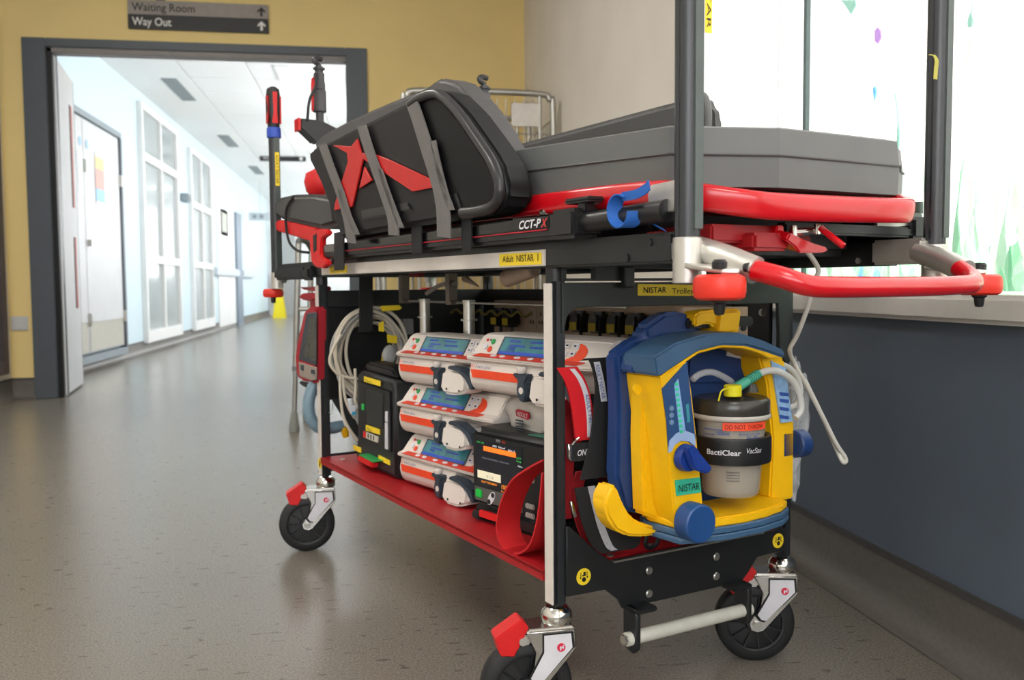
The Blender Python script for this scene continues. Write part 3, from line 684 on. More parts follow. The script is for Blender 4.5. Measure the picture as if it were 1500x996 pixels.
# upper carrier slot rail above the panel
bm = new()
box(bm, (.0, -.02, .655), (.30, -.012, .659)); box(bm, (.0, -.02, .673), (.30, -.012, .676)); box(bm, (.0, -.02, .655), (.006, -.012, .676)); box(bm, (.055, -.022, .655), (.105, -.01, .676)); box(bm, (.275, -.02, .655), (.30, -.012, .676))
prism(bm, [(.098, -.022, .676), (.118, -.022, .676), (.118, -.022, .645), (.100, -.022, .645)], (0, -.012, 0), .002, 1)
tpart('slotted_rail', bm, greenblack)
# far end panel, side board
tbox('end_panel', (.012, LT+.0, .37), (W-.01, LT+.008, .64), dblack)
bm = new(); prism(bm, [(.01, LT-.01, .64), (.01, LT-.01, .60), (W-.012, LT-.01, .60), (W-.012, LT-.01, .64)], (0, .009, 0)); tpart('end_rail', bm, black)
bm = new(); prism(bm, [(.02, LT, .372), (.05, LT, .372), (.12, LT, .235), (.10, LT, .235)], (0, .008, 0)); tpart('diagonal_brace', bm, greenblack)
sb = tbox('side_board', (W-.022, .012, .235), (W-.014, LT-.012, .64), dblack)
for b, z in ((.03, .60), (.03, .5), (.5, .62)): bm = new(); disc(bm, (W-.022, b, z), (-1, 0, 0), .006, .002); part('bolt', bm, steel, sb)
bm = new(); cyl(bm, (.43, -.002+.02, .6), (.43, .016, .6), .006); tpart('bolt', bm, steel)
# deck beams (carry the stretcher)
lb = tbox('deck_beam', (-.0155, -.275, .6745), (.014, LT+.33, .711), black, bev=.003)
tbox('white_rail', (-.018, .0, .677), (-.0150, .998, .7005), white, lb, .0006)
rb = tbox('deck_beam', (.437, -.22, .6745), (.466, LT+.33, .711), black, bev=.003)
for b in (.0, .5, LT): tbox('deck_cross', (.0, b-.015, .676), (W, b+.015, .70), black)
tbox('deck_cross', (-.01, LT+.30, .675), (W, LT+.33, .71), black)
for b, z in ((-.235, .70), (-.19, .683)):
    bm = new(); cyl(bm, (-.018, b, z), (-.0155, b, z), .005, n=6); part('bolt', bm, black, lb)
    bm = new(); cyl(bm, (.434, b+.02, z), (.437, b+.02, z), .005, n=6); part('bolt', bm, steel, rb)
def asticker(par, x0, x1, yt0, yb0, yt1, yb1, a):
    bm = new(); plate(bm, [A(a, x0, yt0), A(a, x0, yb0), A(a, x1, yb1), A(a, x1, yt1)], (-1, 0, 0), .0008); return part('yellow_label', bm, labyel, par)
l = asticker(lb, 732, 793.5, 372, 389.7, 369.5, 387.3, -.0182)
p0 = A(-.0194, 736.5, 384.5); lettering(l, 'Adult  NISTAR  1', p0, (0, -1, 0), (0, 0, 1), .0145, ink, fit=(p0-A(-.0194, 788.5, 382.5)).length)
l = asticker(lb, 483, 508.5, 391, 401, 388.5, 399.5, -.0182)
p0 = A(-.0194, 485, 399.2); lettering(l, 'Adult NISTAR 1', p0, (0, -1, 0), (0, 0, 1), .0115, mat('faded_ink', '6a5a14', .7), fit=(p0-A(-.0194, 506, 398)).length)
# corner poles ---------------------------------------------------------
def pole(a, b, z0, z1, tag):
    bm = new(); n = 24; ring = []
    for i in range(n):
        t_ = 2*math.pi*i/n; r = .0148 if (i % 6) not in (0,) else .0128
        ring.append((math.cos(t_)*r, math.sin(t_)*r))
    tube(bm, [(a, b, z0), (a, b, (z0+z1)/2), (a, b, z1)], 0, k=1, prof=ring)
    p = tpart('corner_pole', bm, postblack, smooth=30)
    bm = new(); box(bm, (a-.004, b-.0165, z0+.01), (a+.010, b-.0125, z1-.01), .001); part('pole_channel', bm, mat('grey_green_anodised', '4d5553', .38, .3), p)
    bm = new(); lathe(bm, [(.015, z1), (.0165, z1+.004), (.0155, z1+.02), (.019, z1+.05), (.0185, z1+.09), (.0165, z1+.105), (.008, z1+.111), (.001, z1+.111)], (a, b, 0)); g = part('grip', bm, dblack, p)
    bm = new(); lathe(bm, [(.0145, z1-.028), (.019, z1-.026), (.0195, z1-.01), (.0185, z1+.0), (.0155, z1+.002)], (a, b, 0)); part('blue_collar', bm, mat('collar_blue', '2c50b8', .45), p)
    bm = new()
    for s in (-1, 1):
        prism(bm, [(a+s*.0165-.002, b-.011, z1+.012), (a+s*.0165+.002, b-.011, z1+.012), (a+s*.019, b-.012, z1+.085), (a+s*.015, b-.012, z1+.085)], (0, .018, 0))
    prism(bm, [(a-.008, b-.0165, z1+.012), (a+.008, b-.0165, z1+.012), (a+.0045, b-.0200, z1+.04), (a+.006, b-.0205, z1+.095), (a-.006, b-.0205, z1+.095), (a-.0045, b-.0200, z1+.04)], (0, .012, 0)); part('red_inlay', bm, redflat, p)
    return p
PZ = .702
pFL = pole(-.012, -.297, PZ, 1.085, 'fl'); pFR = pole(.452, -.285, PZ, 1.085, 'fr'); pBL = pole(-.015, 1.392, .688, 1.082, 'bl'); pBR = pole(.452, 1.392, .688, 1.082, 'br')
def pole_label(p, a, z0, z1, nb, txt, wd=.010):
    bm = new(); box(bm, (a-wd/2, nb-.0008, z0), (a+wd/2, nb, z1)); l = part('yellow_label', bm, labyel, p)
    if txt: lettering(l, txt, (a-wd*.32, nb-.001, z1-.006), (0, 0, -1), (1, 0, 0), wd*.9, ink, fit=z1-z0-.012)
pole_label(pFL, -.0075+.01, .930, 1.015, -.3140, 'NISTAR')
pole_label(pBL, -.0125, .925, 1.015, 1.3752, 'ADULT NISTAR', .011)
pole_label(pBR, .455, .925, 1.015, 1.3752, 'ADULT NISTAR', .011)
bm = new(); ribbon(bm, [B(-.302, 1362, 81), B(-.302, 1367, 80), B(-.3025, 1372, 88), B(-.3025, 1371, 100), B(-.3025, 1370, 116)], (.008, 0, 0), .0006, k=2); l = part('peeling_label', bm, mat('olive_label', 'a59f3c', .6), pFR)
# front corner castings with roller bumpers
def casting(a, b, sgn):
    bm = new(); cyl(bm, (a, b, .6505), (a, b, PZ+.001), .0165, n=24, bev=.001)
    box(bm, (a-.006, b-.004, .688), (a+sgn*.03 if sgn > 0 else a+.004, b+.02, .7005), .002) if sgn > 0 else box(bm, (a-.03, b-.004, .688), (a+.004, b+.02, .7005), .002)
    box(bm, (min(a-.002, a+sgn*.03), b, .676), (max(a-.002, a+sgn*.03), b+.03, .7005), .003)
    tube(bm, [(a+sgn*.018, b+.012, .692), (a+sgn*.026, b-.03, .680), (a+sgn*.036, b-.072, .664)], .0155, n=20, k=3)
    c = tpart('corner_casting', bm, castalu)
    bm = new(); prism(bm, [(a-.014, b-.01, .668), (a+sgn*.030, b-.004, .668), (a+sgn*.026, b-.055, .660), (a+sgn*.004, b-.08, .660), (a-sgn*.012, b-.07, .660)], (0, 0, .006), .0015, 1); part('bumper_plate', bm, castalu, c)
    ra, rbb = a-sgn*.009, b-.063
    bm = new(); lathe(bm, [(.006, .632), (.022, .632), (.027, .635), (.0285, .641), (.0285, .651), (.027, .657), (.022, .660), (.006, .660)], (ra, rbb, 0)); part('roller_bumper', bm, redroll, c)
    bm = new(); lathe(bm, [(.001, .6155), (.005, .6165), (.006, .620), (.007, .628), (.010, .630), (.010, .632), (.001, .632)], (ra, rbb, 0)); part('roller_stud', bm, dblack, c)
    bm = new(); lathe(bm, [(.001, .666), (.008, .666), (.0085, .673), (.006, .676), (.001, .676)], (ra, rbb, 0)); part('roller_cap', bm, dblack, c)
    bm = new(); cyl(bm, (a+sgn*.028-.004, b-.075, .667), (a+sgn*.028-.004, b-.0735+.004, .667), .006, n=16); part('clamp_screw', bm, dblack, c)
    bm = new(); cyl(bm, (a+sgn*.012, b-.0045, .695), (a+sgn*.012, b-.003, .695), .0035, n=12); part('hole', bm, ink, c)
    return c
casting(-.012, -.297, 1); casting(.452, -.285, -1)
bm = new(); box(bm, (.425, -.285, .676), (.47, -.20, .712), .004); tpart('beam_end_plate', bm, castalu)
# red push bar joining the castings
bm = new(); tube(bm, [(.016, -.350, .670), (.024, -.372, .6635), (.036, -.396, .656), (.056, -.412, .6475), (.085, -.418, .6455), (.15, -.416, .645), (.25, -.410, .645), (.33, -.404, .646), (.372, -.396, .648), (.398, -.376, .656), (.409, -.352, .668)], .0118, n=20, k=6)
tpart('push_bar', bm, red, smooth=60)
# rear corner castings
for a, sg in ((-.015, 1), (.452, -1)):
    bm = new(); cyl(bm, (a, 1.392, .645), (a, 1.392, .689), .016, n=20); box(bm, (min(a, a+sg*.02), 1.36, .66), (max(a, a+sg*.02), 1.40, .688), .003); c = tpart('corner_casting', bm, castalu)
    bm = new(); lathe(bm, [(.006, .620), (.024, .621), (.028, .627), (.028, .638), (.024, .644), (.006, .645)], (a-sg*.004, 1.42, 0)); part('roller_bumper', bm, redroll, c)
    bm = new(); lathe(bm, [(.001, .604), (.006, .606), (.007, .62), (.001, .62)], (a-sg*.004, 1.42, 0)); part('roller_stud', bm, dblack, c)
bm = new(); box(bm, (-.035, LT-.005, .665), (-.012, LT+.06, .70), .008); box(bm, (-.032, LT+.06, .668), (-.012, LT+.31, .698), .006); tpart('rear_sleeve', bm, dblack)
# socket strip on the side board with plugs
ss = tbox('socket_strip', (W-.050, .10, .525), (W-.022, .93, .612), mat('socket_alu', 'b39c86', .45, .4), bev=.002)
for b in (.70, .74): tbox('socket_face', (W-.0515, b-.02, .545), (W-.050, b+.018, .595), mat('socket_face', 'a89886', .5), ss, .001)
bm = new()
for b in (.70, .74):
    for dz, db in ((.012, 0), (-.008, -.006), (-.008, .006)): box(bm, (W-.0525, b+db-.002, .57+dz-.004), (W-.0514, b+db+.002, .57+dz+.004))
part('socket_slots', bm, dblack, ss)
nth = ('first', 'second', 'third', 'fourth', 'fifth', 'sixth', 'seventh')
for i, b in enumerate((.868, .811, .590, .515, .445, .380, .318)):
    t = thing('power_plug', 'black power plug with yellow sticker, %s from the far end of the socket strip' % nth[i], 'plug', (W-.05, b, .54), 'plugs in the socket strip')
    bm = new(); prism(bm, [(W-.051, b-.020, .548), (W-.051, b-.020, .58), (W-.051, b-.012, .594), (W-.051, b+.012, .594), (W-.051, b+.020, .58), (W-.051, b+.020, .548)], (-.034, 0, 0), .006); part('plug_body', bm, dblack, t)
    bm = new(); box(bm, (W-.0865, b-.013, .553), (W-.0853, b+.013, .57)); part('sticker', bm, mat('dim_yellow_label', 'b09a1e', .6), t)
    bm = new(); tube(bm, [(W-.065, b, .548), (W-.066, b+.002, .50), (W-.06, b+.01, .44)], .004, n=8, k=3); part('flex', bm, dblack, t)
# two upright pump poles with the hanger rod
for b, lbz in ((.835, .0), (.61, .0)):
    bm = new(); cyl(bm, (.175, b, .232), (.175, b, .618), .0125, n=20); q = tpart('pump_pole', bm, silver)
    bm = new(); cyl(bm, (.175, b, .575), (.175, b, .579), .018, n=20); part('pole_ring', bm, steel, q); bm = new(); cyl(bm, (.175, b, .614), (.175, b, .619), .014, n=20); part('pole_cap', bm, steel, q)
bm = new(); cyl(bm, (.175, .97, .613), (.175, .06, .613), .0028, n=10)
tpart('hanger_rod', bm, steel)
for b in (.94, .68):
    bm = new(); prism(bm, [(.16, b-.008, .676), (.16, b+.012, .676), (.16, b+.012, .608), (.16, b-.014, .608), (.16, b-.014, .614), (.16, b-.006, .618)], (.02, 0, 0)); tpart('drop_bracket', bm, mat('bracket_bronze', '7c7067', .45, .4))
bm = new()
for i in range(9): tube(bm, [], .002, k=1) if False else None
bm.free()
bm = new(); tube(bm, [(.30, .95-.03*i, .585+(.006 if i % 2 else -.004)) for i in range(14)], .003, n=6, k=4); tpart('coiled_lead', bm, mat('olive_lead', '6a5e20', .6))

# ================================================================== stretcher
ST_ = thing('stretcher', 'red and black patient stretcher lying on top of the trolley', 'stretcher', (.22, .5, .711))
def spart(name, bm, m, parent=None, **k): return part(name, bm, m, parent or ST_, **k)
def sbox(name, c0, c1, m, parent=None, bev=.002, **k):
    bm = new(); box(bm, c0, c1, bev); return part(name, bm, m, parent or ST_, **k)
# left side rail
rail = sbox('side_rail', (-.040, -.085, .712), (.0, .93, .745), dblack, bev=.005)
sbox('rail_groove', (-.042, -.055, .7285), (-.039, .90, .7425), mat('gloss_black', '0f1012', .15), rail, .0005)
sbox('red_line', (-.0428, -.045, .7245), (-.040, .76, .7265), mat('line_red', 'b3122c', .5), rail, .0004)
sbox('rail_lower_flange', (-.030, -.06, .7115), (-.005, .95, .716), black, rail)
bm = new(); plate(bm, [A(-.0425, 752, 320), A(-.0425, 752, 338), A(-.0425, 804, 333), A(-.0425, 804, 317)], (-1, 0, 0), .0006); lb_ = part('model_badge', bm, mat('badge_black', '141416', .3), rail)
p0 = A(-.0445, 759.5, 336); p1 = A(-.0445, 802, 332)
lettering(lb_, 'CCT-P', p0, (0, -1, 0), (0, 0, 1), .0165, paper, fit=(p1-p0).length*.76, shear=.25, bold=.025)
lettering(lb_, 'X', p0+(p1-p0)*.80, (0, -1, 0), (0, 0, 1), .0165, red, fit=(p1-p0).length*.22, shear=.25, bold=.025)
sbox('rail_sleeve', (-.046, -.115, .7105), (.002, -.052, .7505), dblack, rail, .006)
sbox('rating_plate', (-.0425, .80, .7275), (-.0415, .90, .7425), mat('rating_plate', '6d6a66', .4), rail, .0003)
bm = new(); cyl(bm, (-.022, -.10, .731), (-.022, -.275, .735), .0135, n=20); spart('rail_tube', bm, dblack)
sbox('right_side_rail', (.455, -.25, .712), (.49, .93, .745), dblack, bev=.005)
# knobs on the rail
bm = new(); lathe(bm, [(.001, .752), (.011, .752), (.012, .756), (.009, .760), (.006, .764), (.001, .765)], (.005, .03, 0)); spart('rail_knob', bm, chrome)
bm = new(); box(bm, (-.036, -.135, .757), (-.008, -.075, .764), .003); box(bm, (-.030, -.12, .744), (-.014, -.10, .758), .002); spart('latch', bm, dblack)
# red side frame and moulded foot end
prof = []
for i in range(20):
    t_ = 2*math.pi*i/20; c, s = math.cos(t_), math.sin(t_)
    prof.append((math.copysign(abs(c)**.6, c)*.0115, math.copysign(abs(s)**.6, s)*.0160))
bm = new(); tube(bm, [(.012, .9, .775), (.010, .3, .772), (.006, -.05, .766), (.004, -.18, .762), (.003, -.248, .7575), (.022, -.285, .7510), (.060, -.318, .7425), (.095, -.330, .7395), (.20, -.332, .7400), (.30, -.330, .7420), (.338, -.322, .7440), (.352, -.300, .751), (.36, -.27, .757), (.40, -.22, .76), (.452, -.15, .762), (.455, .2, .77), (.455, .9, .775)], 0, k=6, prof=prof)
spart('red_frame', bm, red, smooth=60)
sbox('base_pan', (.03, -.22, .745), (.44, .92, .762), black, bev=.004)
bm = new(); prism(bm, [(.08, -.295, .738), (.34, -.295, .738), (.40, -.2, .742), (.40, .0, .745), (.06, .0, .745), (.06, -.2, .742)], (0, 0, .018), .004); spart('foot_tray', bm, redtray)
# undercarriage: red mechanism block, levers, black body
bm = new()
box(bm, (.05, -.27, .700), (.16, -.12, .722), .003); box(bm, (.02, -.20, .706), (.30, -.18, .716), .002); box(bm, (.10, -.29, .690), (.16, -.24, .712), .004); cyl(bm, (.03, -.21, .698), (.12, -.21, .698), .006); cyl(bm, (.02, -.16, .70), (.02, -.10, .70), .014)
spart('red_mechanism', bm, redtray)
sbox('under_body', (.04, -.17, .690), (.42, .9, .745), dblack, bev=.01)
bm = new(); prism(bm, [B(-.30, *p) for p in ((1158, 341), (1166, 345), (1180, 352), (1196, 358), (1213, 363), (1214, 368), (1203, 371), (1172, 371), (1165, 362), (1152, 352))], (.0, .045, .012), .002); spart('foot_pedal', bm, red)
bm = new(); cyl(bm, B(-.305, 1201, 333), B(-.335, 1236, 361), .0042, n=14, bev=.001); spart('release_lever', bm, red)
bm = new(); prism(bm, [B(-.28, *p) for p in ((1139, 330), (1150, 330), (1147, 362), (1141, 363), (1134, 360))], (0, .03, 0), .002); spart('release_paddle', bm, red)
bm = new(); cyl(bm, B(-.27, 1160, 340), B(-.27, 1200, 338), .005); cyl(bm, B(-.28, 1163, 330), B(-.28, 1163, 348), .004); cyl(bm, B(-.28, 1197, 328), B(-.28, 1197, 343), .004); spart('pivot_shaft', bm, chrome)
# steel end plates and blue strap
bm = new(); prism(bm, [A(-.022, *p) for p in ((948, 285), (952, 271), (985, 264), (1000, 265), (1000, 302), (985, 310), (950, 315))], (.006, 0, 0), .0015, 1); ep = spart('end_plate', bm, castalu)
for x, y in ((954, 302), (970, 301)): bm = new(); p = A(-.024, x, y); cyl(bm, p, p+Vector((.004, 0, 0)), .004, n=8); part('rivet', bm, silver, ep)
bm = new(); prism(bm, [B(-.24, *p) for p in ((1285, 318), (1338, 297), (1341, 330), (1312, 333), (1285, 333))], (0, .006, 0), .001, 1); ep2 = spart('end_plate', bm, steel)
for x, y in ((1312, 322), (1328, 321)): bm = new(); p = B(-.242, x, y); cyl(bm, p, p+Vector((0, .004, 0)), .0035, n=8); part('rivet', bm, silver, ep2)
bm = new(); box(bm, tuple(B(-.235, 1336, 332)), tuple(B(-.235, 1352, 312)+Vector((0, .02, 0))), .002); cyl(bm, B(-.225, 1345, 313), B(-.225, 1345, 296), .007, n=12); spart('end_stop', bm, mat('green_grey_cap', '5d6b62', .5))
bm = new(); box(bm, (.20, -.245, .715), (.458, -.225, .730), .003); spart('end_cross_tube', bm, dblack)
bl = thing('blue_strap', 'blue webbing strap looped around the stretcher side rail', 'strap', (-.03, -.17, .71))
c0 = A(-.036, 914, 309)
bm = new(); pts = []
for i in range(13):
    t_ = math.radians(60+i*25); pts.append(A(-.038, 915+15*math.cos(t_), 309-24*math.sin(t_)))
ribbon(bm, pts, (.016, -.010, 0), .0018, k=3); part('loop', bm, strapblue, bl)
bm = new(); ribbon(bm, [A(-.040, 912, 288), A(-.043, 930, 285), A(-.044, 944, 278), A(-.044, 951, 271)], (0, .003, .011), .0018, k=3); part('tail', bm, strapblue, bl)
bm = new(); ribbon(bm, [A(-.02, 945, 322), A(-.018, 960, 330), A(-.017, 974, 337)], (0, .006, .004), .0018, k=3); part('lower_tail', bm, strapblue, bl)
# red end clamp at the head end of the rail
bm = new(); prism(bm, [A(-.047, *p) for p in ((453, 345), (458, 337), (470, 335), (478, 336), (479, 344), (474, 347), (470, 350), (469, 372), (472, 378), (477, 380), (478, 388), (472, 393), (461, 391), (456, 384), (454, 365))], (.014, 0, 0), .003); cl = spart('red_clamp', bm, redflat)
bm = new(); prism(bm, [A(-.0485, *p) for p in ((458, 345), (463, 342), (463, 366), (459, 370))], (.003, 0, 0), .0008, 1); part('clamp_inlay', bm, dblack, cl)
# head end: red bar, black pad, red head block
bm = new(); prism(bm, [A(-.02, *p) for p in ((403, 324), (408, 322), (460, 334), (462, 352), (456, 354), (404, 338))], (.03, 0, 0), .004); spart('head_bar', bm, redflat); bm = new(); prism(bm, [A(.40, *p) for p in ((535, 324), (540, 322), (590, 334), (592, 352), (536, 338))], (.03, 0, 0), .004); spart('head_bar', bm, redflat)
bm = new(); prism(bm, [A(-.02, *p) for p in ((396, 300), (404, 290), (425, 285), (455, 284), (485, 290), (490, 330), (470, 336), (410, 322), (397, 312))], (.46, 0, 0), .012, 3); spart('head_pad', bm, darkvinyl)
bm = new(); tube(bm, [A(-.025, *p) for p in ((430, 288), (420, 305), (419, 330), (424, 355), (436, 367), (452, 370))], .0035, n=8, k=5); spart('head_strap', bm, webblack)
bm = new(); lathe(bm, [(.001, 0), (.03, .003), (.042, .016), (.047, .04), (.042, .062), (.02, .074), (.001, .076)], tuple(A(.05, 473, 290)), n=24); spart('red_head_block', bm, redflat)
# black anchor straps on the rail under the pod
for pts in (((497, 340), (497, 392)), ((610, 300), (611, 366)), ((684, 290), (684, 362))):
    w0 = A(-.046, pts[0][0]-7, pts[0][1])-A(-.046, pts[0][0]+7, pts[0][1])
    bm = new(); ribbon(bm, [A(-.046, *pts[0]), A(-.0465, *pts[1]), A(-.046, pts[1][0], pts[1][1]+.5)], (0, w0.y, 0), .003, k=2); spart('anchor_strap', bm, webblack)
# mattress -----------------------------------------------------------------
mt = thing('mattress', 'thick grey vinyl mattress with a tapered foot end', 'mattress', (.23, .3, .765))
def mz(b, top): return (.8555+.052*b) if top else (.778+.045*b)
plan = [(.012, .78), (.010, .4), (.010, .15), (.010, -.1), (.012, -.235), (.060, -.2635), (.125, -.305), (.23, -.307), (.345, -.306), (.40, -.265), (.448, -.235), (.452, -.1), (.452, .4), (.450, .78)]
bm = new()
rows = []
for h, ins in ((0, .010), (.015, .001), (.5, 0), (.52, -.0015), (.54, 0), (.95, .0025), (1.0, .012)):
    row = []
    cx, cy = .23, .24
    for a, b in plan:
        ax = a + (ins if a < cx else -ins); by = b + (ins if b < cy else -ins)
        z = mz(b, False)*(1-h) + mz(b, True)*h
        row.append(bm.verts.new((ax, by, z)))
    rows.append(row)
n = len(plan); fs = []
for r0, r1 in zip(rows, rows[1:]):
    for i in range(n): fs.append(bm.faces.new((r0[i], r0[(i+1) % n], r1[(i+1) % n], r1[i])))
fs.append(bm.faces.new(rows[0])); fs.append(bm.faces.new(rows[-1])); bmesh.ops.recalc_face_normals(bm, faces=fs)
part('mattress_body', bm, greyvinyl, mt, smooth=18)
bm = new(); tube(bm, [(a-(.001 if a < .23 else -.001), b-(.001 if b < .2 else 0), mz(b, 0)*.48+mz(b, 1)*.52) for a, b in plan], .0016, n=6, k=1); part('seam_piping', bm, darkvinyl, mt)
bm = new(); ribbon(bm, [(.24, .16, .852), (.24, .17, .872), (.24, .19, .882), (.24, .215, .877), (.24, .235, .857)], (.05, 0, 0), .003, k=4); part('carry_loop', bm, webblack, mt)
# moulded pod side with the red cross mark ------------------------------------
PA = -.058
C5 = lambda *pts: [(440+x/3.319, 100+y/3.319) for x, y in pts]
pod = thing('side_pod', 'black moulded side pod with a red cross strapped to the stretcher', 'pod', (-.03, .5, .745))
shell = C5((40, 405), (60, 385), (105, 370), (290, 275), (430, 205), (520, 158), (570, 128), (640, 105), (690, 108), (720, 130), (800, 210), (900, 350), (960, 440), (985, 500), (1002, 590), (992, 650), (965, 690), (930, 708), (860, 722), (700, 745), (500, 775), (280, 812), (195, 832), (165, 740), (145, 690), (95, 560), (45, 460))
bm = new(); prism(bm, As(PA, shell), (.05, 0, 0), .012, 3); sh = part('shell', bm, mat('pod_black', '19191b', .5, var=.08, spec=.3), pod, smooth=50)
# recessed inner panel and rim at the foot end
rim = C5((548, 176), (600, 142), (660, 124), (706, 142), (786, 226), (884, 366), (946, 462), (974, 535), (982, 600), (968, 650), (930, 682), (860, 698), (800, 704))
bm = new(); tube(bm, [p+Vector((-.004, 0, 0)) for p in As(PA, rim)], .0085, n=12, k=4); part('rim', bm, mat('rim_black', '262628', .33), pod)
bm = new(); prism(bm, As(PA-.0015, C5((575, 190), (645, 158), (690, 172), (765, 258), (860, 400), (920, 490), (945, 560), (950, 615), (915, 655), (800, 690), (755, 640), (640, 360))), (.003, 0, 0)); part('recess_panel', bm, mat('recess_black', '0b0c0e', .5, spec=.2), pod)
# moulded ribs below the mark
for r in (((290, 690), (520, 650), (540, 690), (300, 740)), ((640, 640), (760, 600), (790, 690), (680, 720))):
    bm = new(); prism(bm, As(PA-.004, C5(*r)), (.006, 0, 0), .0025); part('moulded_rib', bm, mat('pod_gloss', '141416', .28), pod)
for pg_ in (((155, 373), (245, 380), (274, 343), (302, 440), (250, 672), (163, 690), (168, 655), (230, 455), (226, 412)), ((345, 412), (430, 445), (625, 535), (640, 580), (545, 600), (350, 470), (302, 440), (296, 412)), ((310, 480), (345, 545), (285, 585))):
    bm = new(); prism(bm, As(PA-.0055, C5(*pg_)), (.004, 0, 0), .0006, 1); part('red_mark', bm, mat('mark_red', 'c41c1c', .45), pod)
cush = C5((65, 350), (120, 310), (230, 252), (330, 205), (430, 162), (540, 118), (600, 95), (640, 60), (675, 46), (745, 68), (780, 110), (822, 150), (840, 178), (872, 212), (900, 260), (935, 320), (962, 370), (987, 420), (990, 560), (700, 620), (300, 640), (120, 640))
bm = new(); prism(bm, As(PA+.05, cush), (.055, 0, 0), .010, 3); part('cushion', bm, mat('pod_cushion', '4d4b4c', .45, var=.08, bump=.15, bscale=25), pod, smooth=50)
def strap_on(pts, wpx, name='strap', m=webgrey, off=-.009):
    P = As(PA+off, C5(*pts)); wv = As(PA+off, C5((pts[0][0]-wpx/2, pts[0][1]+wpx*.1), (pts[0][0]+wpx/2, pts[0][1]-wpx*.1)))
    bm = new(); ribbon(bm, P, wv[1]-wv[0], .0022, k=4); return part(name, bm, m, pod)
strap_on(((108, 372), (150, 490), (195, 610), (232, 740), (240, 790), (250, 850)), 36)
strap_on(((298, 280), (335, 400), (375, 510), (420, 640), (448, 730), (455, 812)), 42)
strap_on(((540, 160), (575, 260), (625, 420), (660, 530), (690, 650), (697, 740), (698, 822)), 56)
for a_, b_ in (((95, 372), (130, 330)), ((285, 282), (320, 240)), ((515, 165), (560, 118))):
    pass
strap_on(((645, 352), (665, 450), (700, 590), (735, 690)), 26, 'strap_tail')
strap_on(((385, 490), (420, 590), (460, 700), (490, 775)), 22, 'strap_tail')
strap_on(((195, 590), (225, 690), (275, 808)), 22, 'strap_tail')
# right hand side pad
rp_ = thing('side_pad', 'grey padded side wall on the far side of the mattress', 'pad', (.42, .45, .80))
rp_pts = [(.40, .80, .988), (.40, .84, .965), (.40, .84, .835), (.40, .125, .835), (.40, .115, .935), (.40, .125, .965), (.40, .15, .984), (.40, .25, .987)]
bm = new(); prism(bm, rp_pts, (.035, 0, 0), .012, 3); part('pad_body', bm, darkvinyl, rp_, smooth=50)
bm = new(); tube(bm, [(.398, .13, .87), (.396, .118, .94), (.40, .13, .976), (.41, .16, .990)], .006, n=8, k=4); part('pad_piping', bm, greyvinyl, rp_)
# telescopic drip poles ----------------------------------------------------
def drip_pole(lbl, a, b, z0, zt, full):
    t = thing('drip_pole', lbl, 'pole', (a, b, z0), 'drip poles')
    bm = new(); cyl(bm, (a, b, z0), (a, b, zt-.04), .011, n=18); part('lower_tube', bm, mat('pole_grey', '3c3a3d', .4, .2), t)
    bm = new(); cyl(bm, (a, b, zt-.135), (a, b, zt-.075), .0185, n=20, bev=.002); cyl(bm, (a, b, zt-.075), (a, b, zt-.028), .016, n=20, bev=.002); part('clamp_body', bm, mat('clamp_grey', '474548', .45), t)
    bm = new(); prism(bm, [(a-.019, b-.006, zt-.135), (a-.022, b-.006, zt-.13), (a-.022, b-.006, zt-.045), (a-.017, b-.006, zt-.04), (a-.013, b-.006, zt-.06), (a-.016, b-.006, zt-.09)], (0, .012, 0), .001, 1); part('red_trigger', bm, redflat, t)
    bm = new(); cyl(bm, (a, b, zt-.028), (a, b, zt-.012), .012, n=16); cyl(bm, (a, b, zt-.02), (a, b, zt-.016), .017, n=16)
    tube(bm, [(a, b, zt-.014), (a-.001, b, zt-.006), (a-.010, b, zt-.001), (a-.013, b, zt+.006), (a-.004, b, zt+.011), (a+.010, b, zt+.009)], .0068, n=8, k=4); part('hook', bm, mat('hook_black', '2b2b2d', .35), t)
    if full:
        bm = new(); prism(bm, [(a-.062, b-.02, zt-.185), (a-.060, b-.02, zt-.158), (a, b-.02, zt-.160), (a+.045, b-.02, zt-.178), (a+.02, b-.02, zt-.215), (a-.02, b-.02, zt-.222), (a-.045, b-.02, zt-.20)], (0, .04, 0), .004); p = part('knuckle', bm, dblack, t)
        bm = new(); prism(bm, [(a-.066, b-.019, zt-.19), (a-.066, b-.019, zt-.158), (a-.060, b-.019, zt-.158), (a-.060, b-.019, zt-.19)], (0, .038, 0)); part('red_end', bm, redflat, p)
        bm = new(); tube(bm, [(a-.012, b-.02, zt-.035), (a-.018, b-.024, zt-.07), (a-.036, b-.024, zt-.11), (a-.042, b-.02, zt-.165)], .004, n=8, k=4); part('lead', bm, rubber, t)
drip_pole('tall black and red drip pole rising from the stretcher head end', .10, 1.345, .745, 1.262, True)
drip_pole('black drip pole beyond the pod in front of the cage', .40, .95, .745, 1.165, False)

